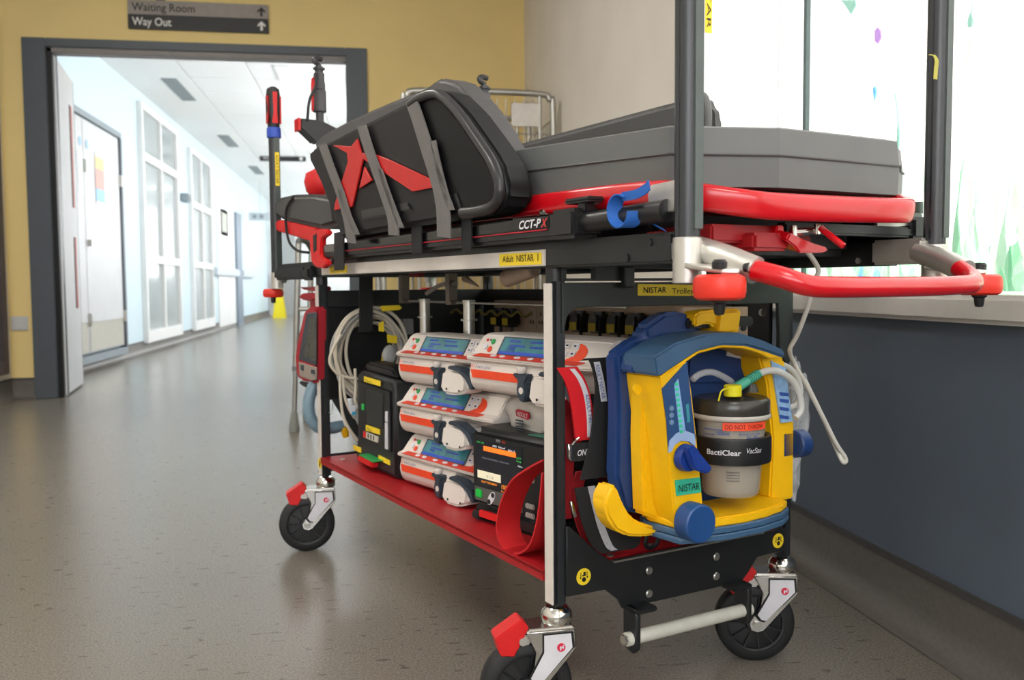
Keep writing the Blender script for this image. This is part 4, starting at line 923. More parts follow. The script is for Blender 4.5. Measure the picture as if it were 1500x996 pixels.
# ================================================================== syringe pumps
PL = .36
def make_pump():
    t = thing('syringe_pump', 'p', 'syringe pump', (.03, .66, .447), 'syringe pumps', rot=math.atan2(-.99, .139), local=True)
    def loft(sec, x0, x1, slant=0):
        bm = new(); rows = []
        for x in (x0, x1): rows.append([bm.verts.new((x+(slant*max(0, z-.058)/.045 if x == x0 else -0*z), y, z)) for y, z in sec])
        n = len(sec); fs = [bm.faces.new(rows[0]), bm.faces.new(rows[1])]
        for i in range(n): fs.append(bm.faces.new((rows[0][i], rows[0][(i+1) % n], rows[1][(i+1) % n], rows[1][i])))
        bmesh.ops.recalc_face_normals(bm, faces=fs)
        bmesh.ops.bevel(bm, geom=[e for e in bm.edges if e.calc_length() > .2 or abs(e.verts[0].co.x-e.verts[1].co.x) < .01], offset=.0022, segments=2, affect='EDGES', clamp_overlap=True)
        return bm
    up = [(.012, .052), (.002, .056), (-.005, .060), (-.005, .0645), (.008, .069), (.027, .100), (.035, .104), (.10, .104), (.105, .10), (.105, .052)]
    part('case_upper', loft(up, 0, PL-.02, .016), whiteplastic, t, smooth=35)
    lo = [(.03, 0), (.014, .003), (.005, .012), (.001, .024), (.0, .036), (.003, .046), (.004, .055), (.105, .055), (.105, .003), (.10, 0)]
    part('case_lower', loft(lo, .004, .205), whiteplastic, t, smooth=35)
    bm = new(); prism(bm, [(.205, .03, .012), (.30, .035, .02), (.345, .04, .04), (.36, .04, .06), (.36, .04, .095), (.335, .04, .104), (.30, .04, .06), (.205, .03, .056)], (0, .06, 0), .004); part('drive_end', bm, whiteplastic, t, smooth=35)
    bm = new(); box(bm, (.338, .045, .088), (.352, .07, .101), .003); part('green_clip', bm, green, t)
    def face(x0, x1, s0, s1, off):        # patch on the sloping fascia, s = 0 bottom .. 1 top
        f = lambda x, s: Vector((x, .008+.019*s, .069+.031*s))+Vector((0, -.85, .52))*off
        return [f(x0, s0), f(x1, s0), f(x1, s1), f(x0, s1)]
    bm = new(); prism(bm, face(.078, .228, .06, .92, .0004), (0, -.0004, .0003)); sc = part('screen', bm, scrteal, t)
    bm = new(); prism(bm, face(.0785, .2275, .07, .22, .0009), (0, -.0003, .0002)); part('soft_key_bar', bm, scrblue, sc)
    bm = new()
    for i, (x0, x1, s) in enumerate(((.095, .125, .72), (.10, .14, .48), (.15, .19, .72), (.155, .2, .46), (.10, .118, .32))): prism(bm, face(x0, x1, s, s+.1, .0009), (0, -.0002, .0002))
    part('screen_text', bm, mat('lcd_text', '14388c', .3, emit=.2), sc)
    fr_ = new()
    for x0, x1, s0, s1 in ((.075, .231, .0, .06), (.075, .231, .92, .98), (.075, .0785, .0, .98), (.2275, .231, .0, .98)): prism(fr_, face(x0, x1, s0, s1, .0004), (0, -.0005, .0004))
    part('screen_frame', fr_, slate, t)
    def btn(x, s, r, m, nm):
        c = Vector((x, .008+.019*s, .069+.031*s)); n_ = Vector((0, -.85, .52)); bm = new(); disc(bm, c, n_, r, .0012, 14); part(nm, bm, m, t)
    btn(.050, .68, .0052, green, 'run_button'); btn(.049, .27, .0056, orange, 'stop_button'); btn(.034, .40, .0050, paper, 'purge_button'); btn(.032, .75, .0028, redflat, 'mute_button'); btn(.041, .76, .0018, ink, 'indicator')
    for x, s in ((.243, .74), (.262, .74), (.243, .36), (.262, .36)):
        bm = new(); prism(bm, face(x-.006, x+.006, s-.12, s+.12, .0006), (0, -.0008, .0006)); k_ = part('key', bm, paper, t)
        bm = new(); prism(bm, face(x-.0025, x+.0025, s-.04, s+.04, .002), (0, -.0002, .0001)); part('key_symbol', bm, ink, k_)
    bm = new(); pts = []
    for i in range(13):
        a_ = math.pi*(-.5+i/12); pts.append((.268+.026*math.cos(a_), .42+.46*math.sin(a_)))
    f = lambda x, s: Vector((x, .008+.019*s, .069+.031*s))+Vector((0, -.85, .52))*.0003
    prism(bm, [f(*p) for p in [(.235, .02), (.25, .06), (.268, .30), (.272, .6), (.27, .85)]+[(p[0], p[1]) for p in pts[::-1] if p[1] > -.1]], (0, -.0003, .0002)); part('orange_lobe', bm, orange, t)
    bm = new(); prism(bm, [(.022, -.0048, .0650), (.29, -.0048, .0650), (.30, .0075, .0692), (.028, .0075, .0692)], (0, -.0004, .0009)); kb = part('key_strip', bm, mat('key_strip_red', 'd8412a', .45), t)
    for x in (.075, .10, .14, .175, .21):
        bm = new(); prism(bm, [(x+.008*math.cos(i*math.pi/5), .0014+.0036*math.sin(i*math.pi/5), .0678+.0013*math.sin(i*math.pi/5)) for i in range(10)], (0, -.0003, .0009)); part('strip_key', bm, paper, kb)
    bm = new(); prism(bm, [(.010, -.0006, .041), (.150, -.0006, .041), (.163, -.0012, .027), (.016, -.0012, .027)], (0, .002, 0)); part('orange_stripe', bm, orange, t)
    lettering(t, 'BD', (.012, -.0005, .0445), (1, 0, 0), (0, 0, 1), .008, orange, 'brand_lettering', fit=.010)
    lettering(t, 'Alaris plus', (.025, -.0005, .0445), (1, 0, 0), (0, 0, 1), .008, mat('brand_blue', '4f5f8a', .6), 'brand_lettering', fit=.044)
    # syringe clamp
    bm = new(); prism(bm, [(.140, -.012, .044), (.182, -.012, .044), (.182, -.012, .036), (.176, -.012, .030), (.180, -.012, .012), (.176, -.012, .0), (.165, -.012, -.003), (.155, -.012, .004), (.152, -.012, .018), (.156, -.012, .034), (.144, -.012, .038)], (0, .02, 0), .003); part('clamp_hook', bm, slate, t, smooth=50)
    bm = new(); cyl(bm, (.1665, -.0128, .017), (.1665, -.0115, .017), .0055, n=14); part('clamp_eye', bm, whiteplastic, t)
    bm = new(); prism(bm, [(.196, -.022, .008), (.208, -.026, -.002), (.252, -.026, -.002), (.276, -.020, .006), (.276, -.016, .028), (.262, -.016, .044), (.214, -.020, .047), (.198, -.020, .040)], (0, .05, 0), .006, 3); kn = part('clamp_barrel', bm, whiteplastic, t, smooth=55)
    bm = new(); prism(bm, [(.222, -.022, .052), (.258, -.020, .050), (.284, -.014, .034), (.288, -.010, .012), (.278, -.012, .010), (.270, -.017, .030), (.252, -.022, .043), (.222, -.024, .0465)], (0, .022, 0), .002); part('clamp_arm', bm, slate, t, smooth=50)
    bm = new(); disc(bm, (.224, -.026, .009), (0, -1, 0), .0022, .001); disc(bm, (.262, -.0235, .008), (0, -1, 0), .002, .001); part('clamp_screws', bm, ink, kn, kind='stuff')
    bm = new(); lathe(bm, [(.006, .044), (.008, .047), (.008, .053), (.006, .055)], (.158, -.004, 0), n=14); part('finial', bm, whiteplastic, t)
    return t
pump0 = make_pump(); pump0['label'] = 'white syringe pump with orange stripe, far top of the left stack'
for (a, b, z), lb_ in (((.024, .325, .462), 'nearest white syringe pump showing 10.0 beside the front post'), ((.030, .66, .342), 'white syringe pump in the middle of the left stack'), ((.030, .66, .236), 'white syringe pump at the bottom standing on the red shelf')):
    c = copy_tree(pump0); c.location = t2w((a, b, z)); c['label'] = lb_
    if b == .325:
        sc = [o for o in c.children if o.name.startswith('screen') and 'frame' not in o.name][0]
        lettering(sc, '10.0', (.092, .0105, .0755), (1, 0, 0), (0, .019, .031), .016, mat('lcd_digit', '123f7c', .3, emit=.1), 'reading')
for o in [pump0, bpy.data.objects['syringe_pump.003']]:      # these two end against their neighbour
    for ch in list(o.children):
        if ch.name.startswith(('drive_end', 'green_clip')): bpy.data.objects.remove(ch)
# support brackets that carry the pumps from the poles
for b, z in ((.70, .47), (.70, .36), (.70, .26), (.50, .49)):
    tbox('pump_clamp', (.155, b-.10, z), (.20, b-.06, z+.03), dblack, bev=.003)
tbox('clamp_rail', (.190, .16, .50), (.199, .62, .53), dblack, bev=.002)

# ================================================================== black ventilator
VA = .036
v = thing('ventilator', 'black portable ventilator with yellow labels standing on the red shelf', 'ventilator', (.1, .81, .232))
V = lambda *pts: [(420+x/5.53, 540+y/5.53) for x, y in pts]
body = [(VA, .69, .236), (VA, .69, .43), (VA, .705, .448), (VA, .90, .455), (VA, .918, .445), (VA, .922, .29), (VA, .935, .27), (VA, .935, .236)]
bm = new(); prism(bm, body, (.10, 0, 0), .008, 3); vb = part('case', bm, mat('vent_black', '222426', .45), v, smooth=50)
bm = new(); prism(bm, [(VA-.004, .705, .29), (VA-.004, .705, .425), (VA-.004, .90, .432), (VA-.004, .90, .30)], (.006, 0, 0), .004); part('front_bezel', bm, dblack, v)
bm = new(); prism(bm, As(VA-.0055, V((645, 155), (780, 200), (775, 480), (650, 445))), (.002, 0, 0)); part('screen', bm, mat('vent_screen', '2a2d2c', .2), v)
for q in (((625, 62), (755, 100), (755, 142), (625, 105)), ((640, 455), (750, 492), (750, 535), (640, 500))):
    bm = new(); prism(bm, As(VA-.0065, V(*q)), (.002, 0, 0)); part('yellow_label', bm, labyel, v)
for q in (((538, 618), (597, 642), (597, 682), (538, 655)), ((742, 700), (832, 745), (832, 782), (742, 740))):
    bm = new(); prism(bm, As(VA-.002, V(*q)), (.003, 0, 0)); part('yellow_label', bm, labyel, v)
for s, q, wd in (('ADULT ETT', (632, 98), 110), ('NISTAR 1', (648, 492), 90)):
    p0 = A(VA-.0072, *V(q)[0]); lettering(v, s, p0, (0, -1, -.12), (0, 0, 1), .009, mat('faded_ink', '6a5a14', .7), fit=wd/5.53*.0022)
bm = new(); prism(bm, As(VA-.0065, V((625, 505), (738, 552), (735, 600), (620, 555))), (.002, 0, 0)); q = part('key_panel', bm, mat('pale_key', 'c9c4b4', .5), v)
bm = new(); prism(bm, As(VA-.007, V((620, 503), (642, 510), (640, 560), (618, 553))), (.001, 0, 0)); part('red_key', bm, redflat, q)
for i in range(3):
    x = 655+i*22; bm = new(); prism(bm, As(VA-.007, V((x, 527+i*8), (x+8, 530+i*8), (x+8, 565+i*8), (x, 562+i*8))), (.001, 0, 0)); part('key', bm, slate, q)
for q in (((797, 345), (813, 345), (812, 432), (796, 425)), ((795, 436), (812, 440), (815, 655), (795, 648))):
    bm = new(); prism(bm, As(VA-.0065, V(*q)), (.002, 0, 0)); part('barcode_label', bm, paper, v)
bm = new(); prism(bm, As(VA-.0065, V((605, 285), (620, 285), (620, 335), (605, 332))), (.002, 0, 0)); part('green_lamp', bm, mat('green_lamp', '1f8a3a', .4, emit=.3), v)
bm = new(); prism(bm, As(VA-.018, V((570, 698), (682, 755), (682, 805), (570, 748))), (.02, 0, 0), .003); cl = part('red_clip', bm, redflat, v)
bm = new(); prism(bm, As(VA-.017, V((600, 690), (735, 752), (700, 765), (682, 755), (575, 700))), (.02, 0, 0), .001, 1); part('green_clip_edge', bm, green, cl)
bm = new(); prism(bm, [(VA+.01, .70, .452), (VA+.01, .73, .472), (VA+.01, .88, .476), (VA+.01, .905, .456)], (.05, 0, 0), .006); part('handle', bm, dblack, v)

# ================================================================== defibrillator monitor
D = thing('defibrillator', 'black defibrillator monitor with orange bar screen behind the front post', 'defibrillator', (.030, .328, .232), rot=math.atan2(-.988, .156), local=True)
dx = lambda cx: (cx-80)/490*.23
dz = lambda cy: .168-(cy-100)*.000256
def dface(name, x0, y0, x1, y1, m, parent, dep=.0, th=.001):
    bm = new(); box(bm, (dx(x0), -.004-dep-th, dz(y1)), (dx(x1), -.004-dep, dz(y0))); return part(name, bm, m, parent)
bm = new(); box(bm, (0, 0, .030), (.235, .10, .168), .014, 3); dbd = part('case', bm, mat('defib_black', '1a1a1b', .45), D, smooth=50)
bm = new(); box(bm, (.004, .002, .0), (.231, .098, .032), .008, 3); db2 = part('battery_base', bm, dblack, D, smooth=50)
bm = new(); box(bm, (.010, -.004, .038), (.225, .004, .160), .005); part('fascia', bm, dblack, D)
bm = new(); box(bm, (.008, -.006, .004), (.03, .004, .018), .003); part('foot_bumper', bm, rubber, D)
s_ = dface('screen', 128, 180, 398, 492, mat('defib_screen', '1d1f29', .15, emit=.0), D)
dface('alarm_bar', 178, 214, 366, 246, mat('alarm_orange', 'ff6a1c', .4, emit=.55), s_, .001)
dface('message_box', 140, 388, 278, 440, mat('message_cream', 'd8d0b4', .5, emit=.25), s_, .001)
og = mat('screen_orange', 'f08a1c', .4, emit=.6); gr = mat('screen_green', '2fae4c', .4, emit=.5); wt = mat('screen_white', 'd0d0d4', .4, emit=.5)
def dtext(s, cx, cy, size, m, fit=None): lettering(s_, s, (dx(cx), -.0066, dz(cy)), (1, 0, 0), (0, 0, 1), size, m, fit=fit)
dtext('150', 284, 474, .010, og); dtext('0', 346, 492, .010, og); dtext('SELECT THE ENERGY', 165, 466, .005, og, .045); dtext('Energy J', 284, 497, .004, og, .020)
dtext('Check Defibrillation Electrodes', 172, 300, .0045, mat('screen_grey', '7a7c88', .4, emit=.3), .075)
dtext('ECG  HR', 140, 200, .0045, gr, .02); dtext('AED  Manual', 235, 205, .0045, wt, .035); dtext('00:01:15', 326, 212, .0045, wt, .018); dtext('V 1.2', 196, 425, .006, slate, .02)
for y, s in ((250, 'EtCO2'), (270, 'Resp')): dtext(s, 374, y, .0045, gr, .012)
for y, s in ((302, 'Menu'), (354, 'Event'), (408, 'Exit')): dtext(s, 382, y, .0045, wt, .011)
bm = new(); prism(bm, [(dx(x), -.0062, dz(y)) for x, y in ((352, 425), (344, 442), (351, 442), (346, 456), (362, 437), (354, 437), (360, 425))], (0, -.0006, 0)); part('bolt_symbol', bm, og, s_)
for y in (318, 368, 540, 600):
    bm = new(); box(bm, (dx(420), -.008, dz(y+17)), (dx(470), -.004, dz(y-17)), .0018); part('side_key', bm, mat('key_grey', 'a19c98', .5), D)
kp = dface('key_plate', 120, 506, 400, 600, mat('key_plate', '5a5855', .5), D)
bm = new(); box(bm, (dx(128), -.008, dz(578)), (dx(166), -.004, dz(520)), .002); part('green_key', bm, mat('key_green', '17a33b', .4, emit=.25), D)
bm = new(); disc(bm, (dx(300), -.0048, dz(588)), (0, -1, 0), .0105, .0025); part('blue_key', bm, mat('key_blue', '2a78b8', .4, emit=.15), D)
bm = new(); prism(bm, [(dx(222)+.0145*math.cos(t_)*math.cos(.9)-.007*math.sin(t_)*math.sin(.9), -.0048, dz(562)+.0145*math.cos(t_)*math.sin(.9)+.007*math.sin(t_)*math.cos(.9)) for t_ in [i*math.pi/8 for i in range(16)]], (0, -.0016, 0)); pk = part('arrow_key', bm, paper, D)
for sx in (-1, 1): bm = new(); disc(bm, (dx(222)+sx*.0055, -.0064, dz(562)+sx*.0065), (0, -1, 0), .0042, .0008); part('arrow_symbol', bm, ink, pk)
bm = new(); box(bm, (dx(140), -.004, .010), (dx(300), .003, .022), .001); part('red_release', bm, redflat, db2)
bm = new(); prism(bm, [(.145, .012, .1684), (.21, .012, .1684), (.20, .03, .1684), (.155, .03, .1684)], (0, 0, .0012)); part('teal_tab', bm, mat('teal_label', '2c7a66', .5), D)
lettering(dbd, 'TEMPUS', (dx(250), -.0046, dz(168)), (1, 0, 0), (0, 0, 1), .006, paper, fit=.012); lettering(dbd, 'ALS', (dx(285), -.0046, dz(168)), (1, 0, 0), (0, 0, 1), .006, orange, fit=.010)
lettering(db2, 'TEMPUS', (dx(98), -.0005, .014), (1, 0, 0), (0, 0, 1), .006, paper, fit=.018)

# ================================================================== straps at the front
t = thing('red_strap_loop', 'wide red webbing strap looped in front of the defibrillator', 'strap', (.0, .07, .24))
bm = new(); ribbon(bm, As(.012, ((812, 672), (790, 684), (766, 702), (750, 735), (744, 770), (752, 797), (772, 808), (792, 796), (803, 765), (809, 725), (812, 690))), (.046, .004, 0), .003, k=5); part('webbing', bm, webred, t)
t = thing('hanging_black_strap', 'wide black strap hanging with a white handwritten name tape', 'strap', (.05, -.02, .3))
HB = -.034
bm = new(); ribbon(bm, Bs(HB+.004, ((872, 527), (884, 526), (893, 560), (890, 610), (884, 650), (872, 700))), (.052, 0, 0), .003, k=4); part('webbing', bm, webblack, t)
bm = new(); ribbon(bm, Bs(HB, ((874, 530), (881, 560), (885, 588))), (.0105, 0, 0), .0008, k=2); tp_ = part('name_tape', bm, paper, t)
p0 = B(HB-.0009, 873.5, 532); p1 = B(HB-.0009, 884, 587); lettering(tp_, 'ADULT NISTAR', p0+Vector((-.002, 0, -.002)), p1-p0, (1, 0, .2), .009, inkblue, fit=(p1-p0).length*.92)
t = thing('red_harness_strap', 'red harness strap with white name tape beside the front post', 'strap', (.02, -.01, .4))
bm = new(); ribbon(bm, Bs(-.012, ((830, 538), (843, 560), (851, 590), (855, 620), (858, 644))), (.036, 0, 0), .003, k=4); part('webbing', bm, mat('bright_red_web', 'd91320', .65, bump=.2, bscale=600), t)
bm = new(); ribbon(bm, Bs(-.015, ((838, 540), (850, 556), (859, 580), (863, 610), (864, 640))), (.0085, 0, 0), .0008, k=4); tp_ = part('name_tape', bm, paper, t)
p0 = B(-.0165, 857, 578); p1 = B(-.0165, 866, 636); lettering(tp_, 'ADULT NISTAR', p0, p1-p0, (1, 0, .2), .009, inkblue, fit=(p1-p0).length)
t = thing('buckle_belt', 'short black belt with metal buckle and white letters', 'belt', (.04, -.01, .42))
bm = new(); ribbon(bm, Bs(-.018, ((836, 663), (850, 662), (866, 661), (885, 662))), (0, 0, .026), .004, k=3); bb = part('belt', bm, webblack, t)
lettering(bb, 'ONE', B(-.0212, 845, 668), (1, 0, .02), (0, 0, 1), .012, paper, fit=.021, shear=.25, bold=.02)
bm = new(); prism(bm, Bs(-.022, ((833, 650), (839, 652), (838, 676), (834, 672))), (0, .008, 0), .001, 1); tube(bm, Bs(-.022, ((838, 652), (843, 645), (848, 641))), .0018, n=6, k=2); part('buckle', bm, chrome, t)
t = thing('reflective_strap', 'black strap with silver reflective stripe curling onto the shelf', 'strap', (.09, -.02, .24))
RB = -.022
bm = new(); ribbon(bm, Bs(RB, ((867, 712), (872, 740), (880, 770), (892, 796), (906, 806), (914, 795), (916, 775))), (.058, -.004, 0), .003, k=5); part('webbing', bm, webblack, t)
bm = new(); ribbon(bm, Bs(RB-.0026, ((866, 712), (873, 742), (881, 772), (892, 799), (900, 806))), (.0125, 0, 0), .001, k=4); part('reflective_tape', bm, reflect, t)
bm = new(); prism(bm, Bs(RB+.003, ((836, 735), (840, 734), (846, 757), (841, 759))), (.0, .006, 0), .001, 1); part('strap_slider', bm, chrome, t)
t = thing('red_harness_bundle', 'folded dark red harness webbing behind the front straps', 'harness', (.04, .05, .24))
for pts, wv in ((((826, 600), (832, 640), (830, 700), (828, 760)), (.022, 0, 0)), (((852, 690), (845, 720), (850, 760), (865, 800)), (.02, 0, 0)), (((822, 590), (838, 615), (846, 650)), (.018, 0, .01))):
    bm = new(); ribbon(bm, Bs(.03, pts), wv, .004, k=4); part('webbing', bm, redinner, t)
bm = new(); tube(bm, Bs(.01, ((948, 785), (945, 797), (952, 803), (962, 796), (966, 780))), .0035, n=8, k=5); single('strap_ring', bm, rubber, 'black ring lying on the red shelf below the suction unit', 'ring', (.15, .01, .235))

# ================================================================== suction unit
SB = -.16
su = thing('suction_unit', 'yellow and blue portable suction unit hanging on the trolley front', 'suction unit', (.2, -.09, .30))
S7 = lambda *pts: [(890+x/4.167, 430+y/4.167) for x, y in pts]
S8 = lambda *pts: [(890+x/4.167, 600+y/4.167) for x, y in pts]
def xpart(name, bm, m, parent=None, **k): return part(name, bm, m, parent or su, **k)
# blue back shell
BK = -.085
bm = new(); prism(bm, Bs(BK, [(902, 520), (932, 497), (946, 492), (946, 478), (975, 458), (1000, 456), (1020, 466), (1022, 486), (1090, 488), (1120, 505), (1140, 530), (1150, 740), (1060, 772), (1000, 770), (916, 748), (903, 700), (906, 600)]), (0, .03, 0), .006); xpart('back_shell', bm, blue, smooth=50)
bm = new(); prism(bm, Bs(BK-.004, [(1010, 560), (1012, 520), (1040, 508), (1085, 512), (1086, 560)]), (0, .004, 0)); xpart('inner_back', bm, blue)
bm = new(); prism(bm, Bs(BK-.006, [(1066, 512), (1088, 517), (1088, 526), (1065, 521)]), (0, .002, 0)); xpart('inner_label', bm, paper)
# yellow left column (front face, side flank)
colL = S7((325, 508), (480, 402), (486, 415), (515, 600), (545, 872))+S8((582, 560), (585, 660), (455, 760), (405, 620), (385, 420), (355, 60))
bm = new(); prism(bm, Bs(SB, colL), (0, .085, 0), .004); cL = xpart('left_column', bm, yellow, smooth=45)
bm = new(); prism(bm, Bs(BK-.002, [(923, 546), (975, 552), (990, 770), (925, 748), (921, 640)]), (0, -.03, 0), .004); xpart('left_flank', bm, yellow, smooth=45)
bm = new(); p = B(BK-.034, 932, 570); disc(bm, p, (0, -1, 0), .007, .004); xpart('flank_boss', bm, yellow)
# right column
colR = S7((820, 330), (985, 362), (1085, 400), (1140, 800))+S8((1140, 60), (1128, 520), (1040, 530), (1000, 520))+S7((1050, 830), (1030, 570), (985, 395))
bm = new(); prism(bm, Bs(SB+.03, [(1110, 516), (1126, 517), (1150, 527), (1164, 622), (1163, 730), (1140, 735), (1128, 730), (1132, 640), (1124, 560)]), (0, .05, 0), .003); xpart('right_column', bm, yellow, smooth=45)
bm = new(); prism(bm, Bs(SB+.027, S7((1000, 410), (1085, 450), (1130, 780), (1060, 790))), (0, .003, 0)); q = xpart('instruction_label', bm, mat('pale_blue_label', '8fb6dd', .5, var=.2, scale=120))
for y in (470, 600, 640, 690, 740):
    bm = new(); prism(bm, Bs(SB+.0262, S7((1050, y), (1105, y+8), (1108, y+28), (1055, y+22))), (0, .0006, 0)); part('label_print', bm, inkblue, q)
# arch: yellow band under the slate handle
inner = ((1006, 530), (1024, 517.6), (1058, 509), (1090, 510.5), (1112, 517), (1128, 525))
outer = ((968, 551), (1005, 526), (1024, 514), (1058, 505.6), (1094, 506.8), (1125, 516), (1149, 525))
bm = new(); prism(bm, Bs(SB, list(outer)+list(inner)[::-1]), (0, .075, 0), .0015, 1); xpart('arch', bm, yellow, smooth=40)
hand = ((925, 545), (930, 524), (958, 522), (991, 502), (1034, 489), (1082, 487), (1120, 499), (1150, 513), (1151, 525))
bm = new(); prism(bm, Bs(SB-.002, [(958, 523), (991, 502), (1034, 489), (1082, 487), (1120, 499), (1150, 513), (1151, 525), (1125, 516), (1094, 506.8), (1058, 505.6), (1024, 514), (1005, 526), (968, 551), (962, 551)]), (0, .07, 0), .003); xpart('carry_handle', bm, bluel, smooth=45)
bm = new(); prism(bm, Bs(BK-.03, [(926, 546), (931, 521), (962, 523), (975, 552)]), (0, .03, 0), .003); xpart('handle_corner', bm, blue, smooth=45)
# control panel
bm = new(); prism(bm, Bs(SB-.0015, S7((335, 580), (470, 430), (485, 420), (535, 860))+S8((538, 160), (535, 230), (480, 185), (420, 200), (375, 250), (362, 60))), (0, .002, 0)); cp_ = xpart('control_panel', bm, mat('panel_blue', '2a4d7c', .4), su)
bm = new(); prism(bm, Bs(SB-.0025, S8((372, 262), (380, 190), (420, 145), (470, 125), (530, 150), (538, 205), (535, 225), (500, 195), (450, 190), (410, 215), (392, 255))), (0, .0015, 0)); part('dial_scale', bm, mat('scale_pale', '9fb9e0', .5), cp_)
bm = new(); prism(bm, Bs(SB-.0025, S7((408, 555), (432, 520), (478, 845), (440, 845))), (0, .0012, 0)); part('gauge_strip', bm, mat('gauge_pale', '8db4e4', .5), cp_)
for i in range(10):
    y = 545+i*32; x = 413+i*3.4; bm = new(); prism(bm, Bs(SB-.0032, S7((x, y), (x+16, y-4), (x+17, y+16), (x+1, y+20))), (0, .0008, 0)); part('gauge_mark', bm, mat('gauge_green', '37b48a', .4, emit=.2), cp_)
for y in (700, 742, 785): bm = new(); disc(bm, B(SB-.0016, *S7((388, y))[0]), (0, -1, 0), .0036, .0015, 14); part('panel_button', bm, mat('panel_button', '6f8fb0', .4), cp_)
bm = new(); prism(bm, Bs(SB-.0025, S7((478, 680), (495, 672), (505, 780), (488, 790))), (0, .001, 0)); part('indicator_strip', bm, mat('indicator_teal', '3f8fa0', .4), cp_)
# dial knob
kc = B(SB-.003, 1003, 670); bm = new(); cyl(bm, kc, kc+Vector((0, -.012, 0)), .019, .017, n=24); kn = xpart('dial', bm, mat('dial_blue', '17398c', .4))
bm = new(); kx = lambda x, y, d: B(SB-.003, x, y)+Vector((0, -d, 0))
prism(bm, [kx(990, 655, .012), kx(999, 648, .012), kx(1027, 682, .012), kx(1020, 690, .012), kx(1000, 684, .012)], (0, -.012, 0), .002); part('dial_pointer', bm, mat('dial_blue', '17398c', .4), kn)
# label
q = Bs(SB-.0015, S8((413, 432), (565, 413), (572, 505), (422, 527))); bm = new(); prism(bm, q, (0, .0015, 0)); l = xpart('name_label', bm, mat('teal_green_label', '37b794', .5))
p0 = B(SB-.003, *S8((430, 505))[0]); p1 = B(SB-.003, *S8((558, 487))[0]); lettering(l, 'NISTAR', p0, p1-p0, (0, 0, 1), .0145, ink, fit=(p1-p0).length)
# base
base_front = [(1000, 772), (1030, 780), (1060, 776), (1100, 765), (1135, 750), (1162, 735)]
bm = new(); prism(bm, [(.10, SB+.07, .329), (.10, SB-.004, .329), (.15, SB-.016, .329), (.20, SB-.019, .329), (.25, SB-.013, .329), (.29, SB+.0, .329), (.313, SB+.016, .329), (.313, SB+.07, .329)], (0, 0, -.013), .002); xpart('base_deck', bm, yellow, smooth=40)
def base_layer(z, th, grow, m, nm):
    c = [( .098-grow, SB+.09), (.085-grow, SB+.06), (.093-grow, SB-.004), (.12, SB-.014-grow), (.17, SB-.022-grow), (.23, SB-.020-grow), (.285, SB-.008-grow), (.318+grow, SB+.012), (.318+grow, SB+.09)]
    bm = new(); prism(bm, [(a, b, z) for a, b in c], (0, 0, th), .0015, 1); return xpart(nm, bm, m, smooth=40)
base_layer(.3165, .010, -.004, yellow, 'base_plate'); base_layer(.307, .009, 0, bluel, 'base_bumper'); base_layer(.297, .009, 0, bluel, 'base_bumper'); base_layer(.3055, .002, -.004, blue, 'bumper_groove')
c = B(SB-.030, 1028, 768); bm = new(); cyl(bm, c, c+Vector((0, .028, 0)), .0262, n=32, bev=.002); xpart('round_foot', bm, knobblue)
c = B(SB+.03, 1166, 650); bm = new(); cyl(bm, c+Vector((-.006, 0, 0)), c+Vector((.016, 0, 0)), .021, n=24, bev=.002); box(bm, tuple(c+Vector((-.028, 0, -.02))), tuple(c+Vector((0, .025, .02))), .003); xpart('side_latch', bm, blue)
bm = new(); prism(bm, Bs(-.118, ((893, 716), (899, 709), (905, 714), (914, 738), (926, 758), (944, 768), (970, 774), (968, 783), (945, 787), (920, 786), (902, 777), (890, 757), (886, 735))), (0, .034, 0), .010, 3); xpart('yellow_elbow', bm, yellow, smooth=60)
# hanging hook
bm = new(); prism(bm, Bs(-.10, [(1018, 463), (1024, 457), (1050, 453), (1085, 452), (1087, 458), (1083, 489), (1050, 490), (1046, 476), (1035, 474), (1019, 479)]), (0, .035, 0), .003); xpart('hanging_hook', bm, yellow, smooth=45)
bm = new(); prism(bm, Bs(-.105, [(1054, 456), (1085, 453), (1083, 488), (1050, 489)]), (0, .008, 0), .004); xpart('hook_tongue', bm, yellow, smooth=45)
bm = new(); prism(bm, Bs(-.03, [(1000, 449), (1096, 449), (1096, 500), (1000, 500)]), (0, .010, 0), .001, 1); mp_ = tpart('mounting_plate', bm, mat('plate_tan', 'b59a86', .45, .3))
bm = new(); p = B(-.032, 1090, 480); cyl(bm, p, p+Vector((0, .006, 0)), .0055, n=14); part('bolt', bm, dblack, mp_)
bm = new(); box(bm, (.17, -.092, .585), (.30, -.018, .60), .003); tpart('hook_arm', bm, black)
# canister -------------------------------------------------------------------
ca, cb = .212, -.135
cn = thing('suction_canister', 'clear suction canister with black lid and orange warning tape', 'canister', (ca, cb, .345))
bm = new(); lathe(bm, [(.001, .349), (.038, .349), (.041, .353), (.050, .470), (.052, .475), (.048, .475), (.039, .356), (.001, .353)], (ca, cb, 0), n=40); jar = part('jar', bm, smoke, cn, smooth=50)
bm = new(); lathe(bm, [(.030, .352), (.039, .355), (.047, .44), (.045, .44), (.036, .36), (.030, .357)], (ca, cb, 0), n=32, ring=True); part('liner', bm, mat('liner_beige', 'b9aa94', .4, alpha=.75), cn, smooth=50)
bm = new(); lathe(bm, [(.053, .462), (.0545, .465), (.0545, .484), (.051, .488), (.046, .487), (.030, .489), (.012, .493), (.001, .493)], (ca, cb, 0), n=40); lid = part('lid', bm, mat('smoky_lid', '34322e', .25), cn, smooth=50)
bm = new(); lathe(bm, [(.0545, .459), (.056, .461), (.056, .464), (.0545, .466)], (ca, cb, 0), n=40, ring=True); part('lid_rim', bm, mat('rim_clear', 'b8b4ac', .2), cn)
